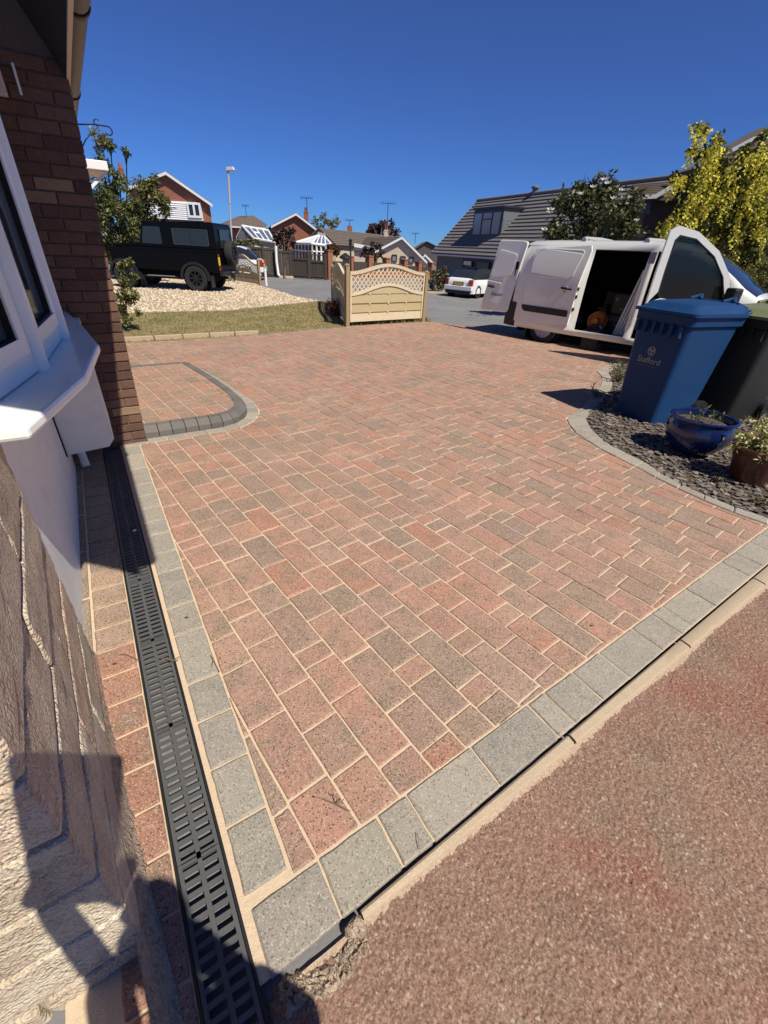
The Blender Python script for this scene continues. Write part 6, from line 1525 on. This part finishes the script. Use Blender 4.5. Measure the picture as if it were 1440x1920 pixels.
def dark_gate(label, A, B, h, lattice=0.0, grp=None, name='gate', cat='gate'):
    L = math.dist(A, B); g = thing(name, label, cat, (*A, -.03), math.atan2(B[1]-A[1], B[0]-A[0]), grp); nb = max(4, int(L/.16))
    for k in range(nb):
        a = L*k/nb; b = L*(k+1)/nb-.012; mb = MB(); mb.box(a, b, -.02+.008*(k % 2), .02, .04, h-lattice); mb.obj('board', M['fencedark'], g)
    mb = MB(); mb.box(0, L, -.045, -.021, h-lattice-.1, h-lattice); mb.box(0, L, -.045, -.021, .12, .22); mb.obj('rail', M['fencedark'], g)
    if lattice:
        mb = MB(); mb.box(0, L, -.03, .03, h-.05, h)
        for k in range(int(L/.14)+1): mb.box(L*k/int(L/.14)-.014, L*k/int(L/.14)+.014, -.02, .02, h-lattice, h-.05)
        mb.obj('top_lattice', M['fencedark'], g)
    for x in (0, L): mb = MB(); mb.box(x-.05, x+.05, -.05, .05, 0, h+.05); mb.obj('post', M['fencedark'], g)
    return g
GA, GB_, GC_ = gp(549, 520), gp(580, 522), gp(611, 524)
zt = ptY(560, 473, GA[1])[2]
dark_gate('left leaf of the dark double gates with slatted top', GA, GB_, zt+.05, .28); dark_gate('right leaf of the dark double gates next to the brick pier', (GB_[0]+.06, GB_[1]), GC_, zt-.02, .28)
F0, F1, F2, F3 = gp(415, 516), gp(476, 517), gp(497, 518), gp(519, 518.5)
zt = ptY(480, 462, F1[1])[2]
for a, b, lb in ((F0, F1, 'dark board fence panel behind the white hatchback'), (F1, F2, 'dark board fence panel between the two thin posts'), (F2, F3, 'dark board fence panel beside the white drainpipe')):
    dark_gate(lb, a, b, zt, 0, 'dark fence panels across the road', 'board_fence', 'fence')
dark_gate('dark narrow board panel between the white pipe and the gates', gp(525, 519), (GA[0]-.06, GA[1]), zt-.1, 0, 'dark fence panels across the road', 'board_fence', 'fence')
q = gp(522, 519); dp = thing('drainpipe', 'white drainpipe post at the end of the dark fence', 'pipe', (*q, 0)); hz = ptY(521, 461, q[1])[2]
mb = MB(); mb.tube([(0, -.1, hz), (-.02, -.1, hz*.5), (0.02, -.1, .12), (.10, -.12, .05)], .075, 8); mb.obj('pipe', M['white'], dp, smooth=50)
mb = MB(); mb.box(.12, .85, -.35, -.05, -.05, .07); mb.obj('pipe_foot', M['stone'], dp, bevel=.01)
# ---- street lamp, garden lamp post, stone pillar
q = gp(438, 528); tp3 = ptY(427.5, 318, 22.1); lh = tp3[2]
sl = thing('street_lamp', 'tall slim grey street lamp behind the black off-roader', 'street lamp', (*q, 0)); dx = tp3[0]-q[0]
mb = MB(); mb.tube([(0, 0, 0), (dx*.25, 0, 1.0), (dx*.3, 0, 1.05), (dx*.72, 0, lh*.72)], [.06, .06, .042, .035], 8); mb.tube([(dx*.72, 0, lh*.72), (dx, 0, lh-.05)], [.05, .05], 8); mb.obj('lamp_column', M['lampgrey'], sl, smooth=50)
mb = MB(); mb.hexa([(dx-.08, -.10, lh-.05), (dx+.30, -.10, lh-.02), (dx+.30, .10, lh-.02), (dx-.08, .10, lh-.05), (dx-.04, -.07, lh+.08), (dx+.24, -.07, lh+.10), (dx+.24, .07, lh+.10), (dx-.04, .07, lh+.08)]); mb.obj('lantern', M['lampgrey'], sl, fixn=True, bevel=.02)
q = line_at(658, (-3.6, 26.2), (2, 32)); gz = ptY(657, 448, q[1])[2]
lp = thing('lamp_post', 'thin black lamp post with crossbar behind the trellis corner', 'lamp post', (*q, 0)); mb = MB(); mb.tube([(0, 0, 0), (-.03, 0, gz-.25)], .045, 8); mb.tube([(-.03, 0, gz-.3), (-.03, 0, gz-.18)], .09, 8); mb.tube([(-.75, 0, gz-.52), (.7, 0, gz-.56)], .025, 6); mb.lathe([(.05, gz-.18), (.1, gz-.05), (0, gz+.03)], 8, (-.03, 0, 0)); mb.obj('post_body', M['iron'], lp, smooth=50)
q = line_at(647.5, (-3.6, 25.6), (2, 31)); gz = ptY(647, 481, q[1])[2]
sp = thing('stone_pillar', 'grey stone pillar lantern with dark cap behind the return trellis', 'pillar', (*q, 0)); mb = MB(); mb.lathe([(.2, 0), (.17, .1), (.14, gz*.9), (0, gz*.9)], 10); mb.obj('shaft', M['stonegrey'], sp, smooth=40); mb = MB(); mb.lathe([(.16, gz*.88), (.32, gz*.93), (.30, gz), (.05, gz+.16), (0, gz+.16)], 10); mb.obj('cap', M['iron'], sp, smooth=40)
# white road line near the small car
for k, (a, b) in enumerate((((812, 553), (862, 566)), ((862, 566), (905, 572)))):
    p, q = gp(*a, -.03), gp(*b, -.03); L = math.dist(p, q); n = (-(q[1]-p[1])/L*.05, (q[0]-p[0])/L*.05)
    sheet('road_line', [(p[0]-n[0], p[1]-n[1]), (q[0]-n[0], q[1]-n[1]), (q[0]+n[0], q[1]+n[1]), (p[0]+n[0], p[1]+n[1])], -.030, mat('faded_line%d' % k, (.30, .30, .29), .9))
sheet('pale_verge', [gp(*p, -.028) for p in [(800, 546), (835, 543), (838, 549), (815, 551), (800, 550)]], -.028, M['gravelbase'])

# ================================================================== TREES AND SHRUBS
def tree(name, label, cat, blobs, base, cols, leaf=(.05, .09), dens=1.0, droop=0.0, aspect=.42, seed=1, trunk_r=.07, flowers=None, wts=None):
    """blobs: (u, v, radius in photo px, Y); leaf sizes in metres"""
    rg = random.Random(seed); b0 = Vector((*base, 0)); o = thing(name, label, cat, b0)
    tk = MB(); lf = MB(); cs = []
    for u, v, r, Y in blobs:
        c = Vector(ptY(u, v, Y)); e = Vector(ptY(u+r, v, Y)); cs.append((c-b0, (e-c).length))
    zt = max(c.z for c, r in cs); fork = Vector((sum(c.x for c, r in cs)/len(cs)*.5, sum(c.y for c, r in cs)/len(cs)*.5, max(.15, zt*.35)))
    tk.tube([(0, 0, -.05), fork*.5+Vector((.03, 0, 0)), fork], [trunk_r, trunk_r*.85, trunk_r*.7], 8)
    for c, r in cs:
        mid_ = fork.lerp(c, .5)+Vector((rg.uniform(-.1, .1), rg.uniform(-.1, .1), .08)); tk.tube([fork, mid_, c], [trunk_r*.5, trunk_r*.3, trunk_r*.14], 5)
        for _ in range(5):
            e = c+Vector((rg.gauss(0, 1), rg.gauss(0, 1), rg.gauss(0, 1))).normalized()*r*rg.uniform(.7, 1.05); tk.tube([mid_.lerp(c, .7), c.lerp(e, .6), e], [trunk_r*.14, trunk_r*.09, trunk_r*.05], 4)
        n = int(dens*(r/leaf[1])**2*62)+20
        clumps = [(Vector((rg.gauss(0, 1), rg.gauss(0, 1), rg.gauss(0, 1))).normalized()*r*rg.uniform(.25, .95), rg.uniform(.75, 1.25)) for _ in range(max(5, int(n/26)))]
        for k in range(n):
            cc, br = rg.choice(clumps); p = c+cc+Vector((rg.gauss(0, 1), rg.gauss(0, 1), rg.gauss(0, 1)))*r*.17
            d = Vector((rg.gauss(0, 1), rg.gauss(0, 1), rg.gauss(0, .7)-droop)); L = rg.uniform(*leaf); col = rg.choices(cols, wts)[0]
            leafq(lf, p, d, (rg.gauss(0, 1), rg.gauss(0, 1), rg.gauss(0, 1)+.6), L, L*aspect*.5, tuple(x*br*rg.uniform(.85, 1.15) for x in col))
    tk.obj('trunk', M['bark'], o, smooth=50); lf.obj('crown', M['leaf'], o)
    if flowers:
        for (fu, fv, Y, kind) in flowers:
            p = Vector(ptY(fu, fv, Y))-b0; fm = MB()
            for k in range(6): leafq(fm, p+Vector((rg.gauss(0, .02), rg.gauss(0, .02), 0)), (math.cos(k), math.sin(k), 1.0), (0, 0, 1), .10, .035, (.75, .74, .68))
            fm.obj('flower', M['petal'], o)
    return o
OLV = [(.13, .145, .035), (.09, .11, .03), (.17, .165, .05), (.06, .075, .022), (.21, .19, .07)]
tree('garden_tree', 'bushy olive green tree behind the bonnet of the black off-roader', 'tree',
     [(188, 262, 18, 19.5), (206, 268, 11, 19.5), (188, 305, 20, 19.5), (237, 288, 8, 19.5), (215, 325, 11, 19.5), (198, 360, 28, 19.5), (240, 395, 30, 19.5), (275, 352, 24, 19.5), (300, 372, 17, 19.5), (195, 420, 28, 19.5), (262, 420, 28, 19.5), (225, 345, 15, 19.5), (312, 395, 12, 19.5), (290, 340, 12, 19.5), (180, 390, 25, 19.5), (230, 440, 26, 19.8), (300, 420, 16, 19.8), (200, 462, 24, 20), (252, 464, 22, 20), (292, 458, 18, 20), (215, 385, 24, 19.5), (262, 385, 24, 19.5)],
     gp(232, 521), OLV, (.10, .20), 1.9, .6, .34, 3, .10)
tree('rose_bush', 'thorny yellow green shrub at the corner of the brick house', 'shrub',
     [(228, 500, 10, 9.0), (243, 492, 8, 9.0), (232, 528, 14, 9.0), (244, 555, 14, 9.0), (229, 580, 12, 9.0), (255, 560, 8, 8.9), (252, 515, 7, 9.0), (226, 555, 14, 9.0), (258, 585, 7, 8.9), (238, 595, 12, 8.9)],
     gp(236, 606), [(.20, .20, .06), (.15, .16, .045), (.26, .25, .09), (.10, .11, .035)], (.04, .075), 1.5, 0, .5, 5, .012)
mag_b = [(1040, 425, 26, 14), (1062, 388, 26, 14), (1100, 365, 32, 14), (1142, 352, 24, 14), (1172, 395, 34, 14), (1112, 412, 42, 14), (1185, 425, 24, 14), (1050, 445, 22, 14), (1122, 342, 15, 14), (1088, 352, 15, 14), (1160, 440, 28, 14.2), (1100, 445, 30, 14.2), (1192, 365, 10, 14)]
mfl = [(1131, 338, 13.3, 'white'), (1139, 345, 13.2, 'white'), (1113, 352, 13.2, 'white'), (1027, 400, 13.3, 'white'), (1032, 394, 13.3, 'white'), (1165, 358, 13.3, 'white'), (1180, 372, 13.3, 'white'), (1150, 373, 13.1, 'white'), (1021, 432, 13.4, 'white'), (1193, 415, 13.3, 'white'), (1088, 365, 13.1, 'white')]
tree('magnolia_tree', 'rounded dark evergreen tree with white blossoms behind the van roof', 'tree', mag_b, gp(1105, 600), [(.07, .085, .025), (.10, .115, .035), (.045, .055, .02), (.14, .145, .055), (.13, .11, .05)], (.09, .17), 1.25, .1, .45, 7, .09, mfl)
GOLD = [(.62, .55, .05), (.54, .48, .05), (.70, .62, .10), (.42, .40, .05)]
LG = [(.16, .17, .035), (.10, .12, .03), (.24, .23, .05), (.06, .075, .02)]
lab = [(1318, 245, 17, 12), (1342, 262, 17, 12), (1300, 282, 12, 12), (1325, 292, 17, 12), (1345, 310, 26, 12), (1268, 333, 12, 12), (1300, 342, 22, 12), (1340, 345, 32, 12), (1375, 345, 34, 12), (1410, 325, 34, 12), (1435, 300, 28, 12), (1430, 255, 10, 12), (1395, 285, 12, 12), (1330, 395, 36, 12), (1285, 412, 26, 12), (1255, 430, 20, 12), (1375, 410, 42, 12), (1420, 395, 46, 12), (1345, 450, 26, 12), (1390, 455, 34, 12), (1430, 450, 30, 12)]
lt = tree('golden_tree', 'green tree covered in hanging yellow blossom above the van cab', 'tree', lab, gp(1345, 605), LG, (.07, .14), 1.25, .2, .5, 11, .11)
rg = random.Random(4); rm = MB(); lb0 = Vector(lt.location)
RC = [(1318, 245, 22), (1345, 262, 18), (1295, 280, 10), (1328, 290, 22), (1345, 312, 30), (1268, 335, 16), (1300, 340, 22), (1360, 340, 34), (1400, 335, 30), (1430, 300, 22), (1330, 380, 34), (1285, 400, 26), (1255, 420, 20), (1375, 385, 30), (1335, 435, 16), (1410, 380, 30), (1425, 330, 22), (1380, 470, 10), (1300, 420, 18), (1390, 430, 14), (1435, 265, 14), (1438, 345, 26), (1405, 300, 22), (1430, 400, 24), (1350, 350, 30), (1438, 440, 18), (1270, 430, 20), (1310, 370, 26)]
for u, v, r in RC:
    for k in range(int(r*.66)):
        a = rg.uniform(0, 6.28); rr = r*math.sqrt(rg.random()); p = Vector(ptY(u+rr*math.cos(a), v+rr*math.sin(a), 11.55+rg.uniform(-.25, .45)))-lb0; L = rg.uniform(.14, .34); c = rg.choice(GOLD); f = rg.uniform(.8, 1.15)
        for q in range(11):
            t = q/10; s_ = .036*(1-t*.75); leafq(rm, p+Vector((rg.gauss(0, s_), rg.gauss(0, s_), -L*t)), (rg.gauss(0, 1), rg.gauss(0, 1), -.6), (rg.gauss(0, 1), rg.gauss(0, 1), 1), .065, .026, tuple(x*f for x in c))
rm.obj('hanging_blossom', M['petal'], lt)
tree('dark_tree', 'dense dark green tree at the right edge behind the van cab', 'tree', [(1400, 420, 50, 14), (1440, 360, 45, 14), (1350, 470, 45, 14), (1290, 450, 40, 14), (1420, 490, 40, 14), (1450, 430, 50, 14), (1330, 510, 30, 14), (1240, 450, 22, 14.2)], gp(1400, 610), [(.04, .05, .018), (.06, .07, .025), (.025, .03, .012), (.08, .085, .03)], (.10, .18), .8, .1, .5, 13, .12)
tree('hedge', 'yellow green hedge at the right edge beyond the windscreen', 'hedge', [(1400, 515, 24, 13), (1425, 535, 28, 13), (1445, 505, 28, 13), (1390, 545, 18, 13), (1440, 570, 26, 13)], gp(1425, 640), [(.20, .20, .05), (.26, .25, .07), (.14, .15, .04)], (.05, .09), .8, 0, .5, 17, .03)
PUR = [(.055, .032, .032), (.08, .045, .042), (.035, .022, .024), (.10, .06, .05)]
tree('purple_tree', 'dark purple leaved tree over the dark fence by the gates', 'tree', [(531, 436, 12, 29), (522, 450, 12, 29), (543, 448, 12, 29), (532, 462, 13, 29), (538, 478, 9, 28.5), (519, 440, 8, 29), (548, 436, 8, 29)], gp(533, 521), PUR, (.14, .26), 1.1, .3, .5, 19, .06)
tree('copper_tree', 'dark copper tree rising behind the stone bungalow', 'tree', [(700, 425, 11, 62), (716, 420, 13, 62), (730, 428, 11, 62), (694, 437, 9, 62), (712, 436, 12, 62), (739, 436, 8, 62)], gp(715, 500), PUR, (.30, .6), 1.2, 0, .6, 23, .2)
tree('young_tree', 'light green thin crowned tree behind the red brick gable', 'tree', [(592, 415, 9, 58), (604, 408, 8, 58), (616, 418, 10, 58), (628, 414, 8, 58), (622, 426, 9, 58), (600, 424, 9, 58), (634, 418, 4, 58)], gp(612, 505), [(.16, .19, .06), (.20, .22, .09), (.11, .13, .05), (.24, .22, .13)], (.22, .42), .55, 0, .5, 29, .12)
tree('garden_shrub', 'dark leafy shrub in front of the stone bungalow wall', 'shrub', [(689, 468, 9, 33), (700, 474, 10, 33), (708, 466, 7, 33), (683, 476, 7, 33), (714, 478, 6, 33), (697, 460, 6, 33)], gp(698, 514), PUR+[(.06, .07, .03)], (.16, .28), 1.0, 0, .5, 31, .05)
tree('garden_shrub', 'rust red hedge shrub between the conservatory and brick pier', 'shrub', [(612, 467, 8, 30), (624, 466, 8, 30), (633, 470, 7, 30), (617, 474, 8, 30), (629, 476, 7, 30)], gp(622, 521), [(.16, .05, .03), (.11, .06, .03), (.07, .07, .03)], (.12, .2), 1.1, 0, .5, 37, .04)
tree('garden_shrub', 'brown green shrub at the left corner of the grey house', 'shrub', [(816, 520, 12, 23.2), (828, 514, 11, 23.2), (824, 534, 12, 23.2), (812, 537, 9, 23.2), (836, 526, 8, 23.2)], gp(822, 545), [(.10, .09, .04), (.16, .12, .06), (.06, .07, .025), (.2, .16, .09)], (.09, .16), 1.0, 0, .5, 41, .04)
tree('garden_shrub', 'grey green shrubs over the dark fence by the street lamp', 'shrub', [(423, 445, 9, 28.5), (440, 452, 10, 28.5), (455, 457, 7, 28.5), (430, 462, 10, 28.5), (470, 453, 9, 28.6), (484, 455, 6, 28.6)], gp(445, 517), [(.14, .16, .07), (.20, .19, .10), (.09, .11, .04)], (.12, .22), .9, 0, .5, 43, .04)
tree('hedge', 'long green hedge carrying on to the right of the golden tree', 'hedge', [(u, 520+(u-1470)*.045, 42, 12.5) for u in range(1480, 2000, 45)]+[(u, 470+(u-1470)*.045, 40, 13) for u in range(1500, 2000, 50)], gp(1640, 640), [(.06, .075, .025), (.09, .10, .03), (.04, .05, .018)], (.10, .18), .7, 0, .5, 51, .05)
tree('hedge', 'dark hedge at the back of the gravel behind the garden tree', 'hedge', [(u, 478+(u-150)*.05, 26, 23) for u in range(-300, 300, 26)]+[(u, 440+(u-150)*.05, 24, 23.5) for u in range(-300, 180, 28)], gp(150, 520), [(.06, .075, .025), (.09, .10, .03), (.04, .05, .018)], (.14, .24), .7, 0, .5, 53, .05)
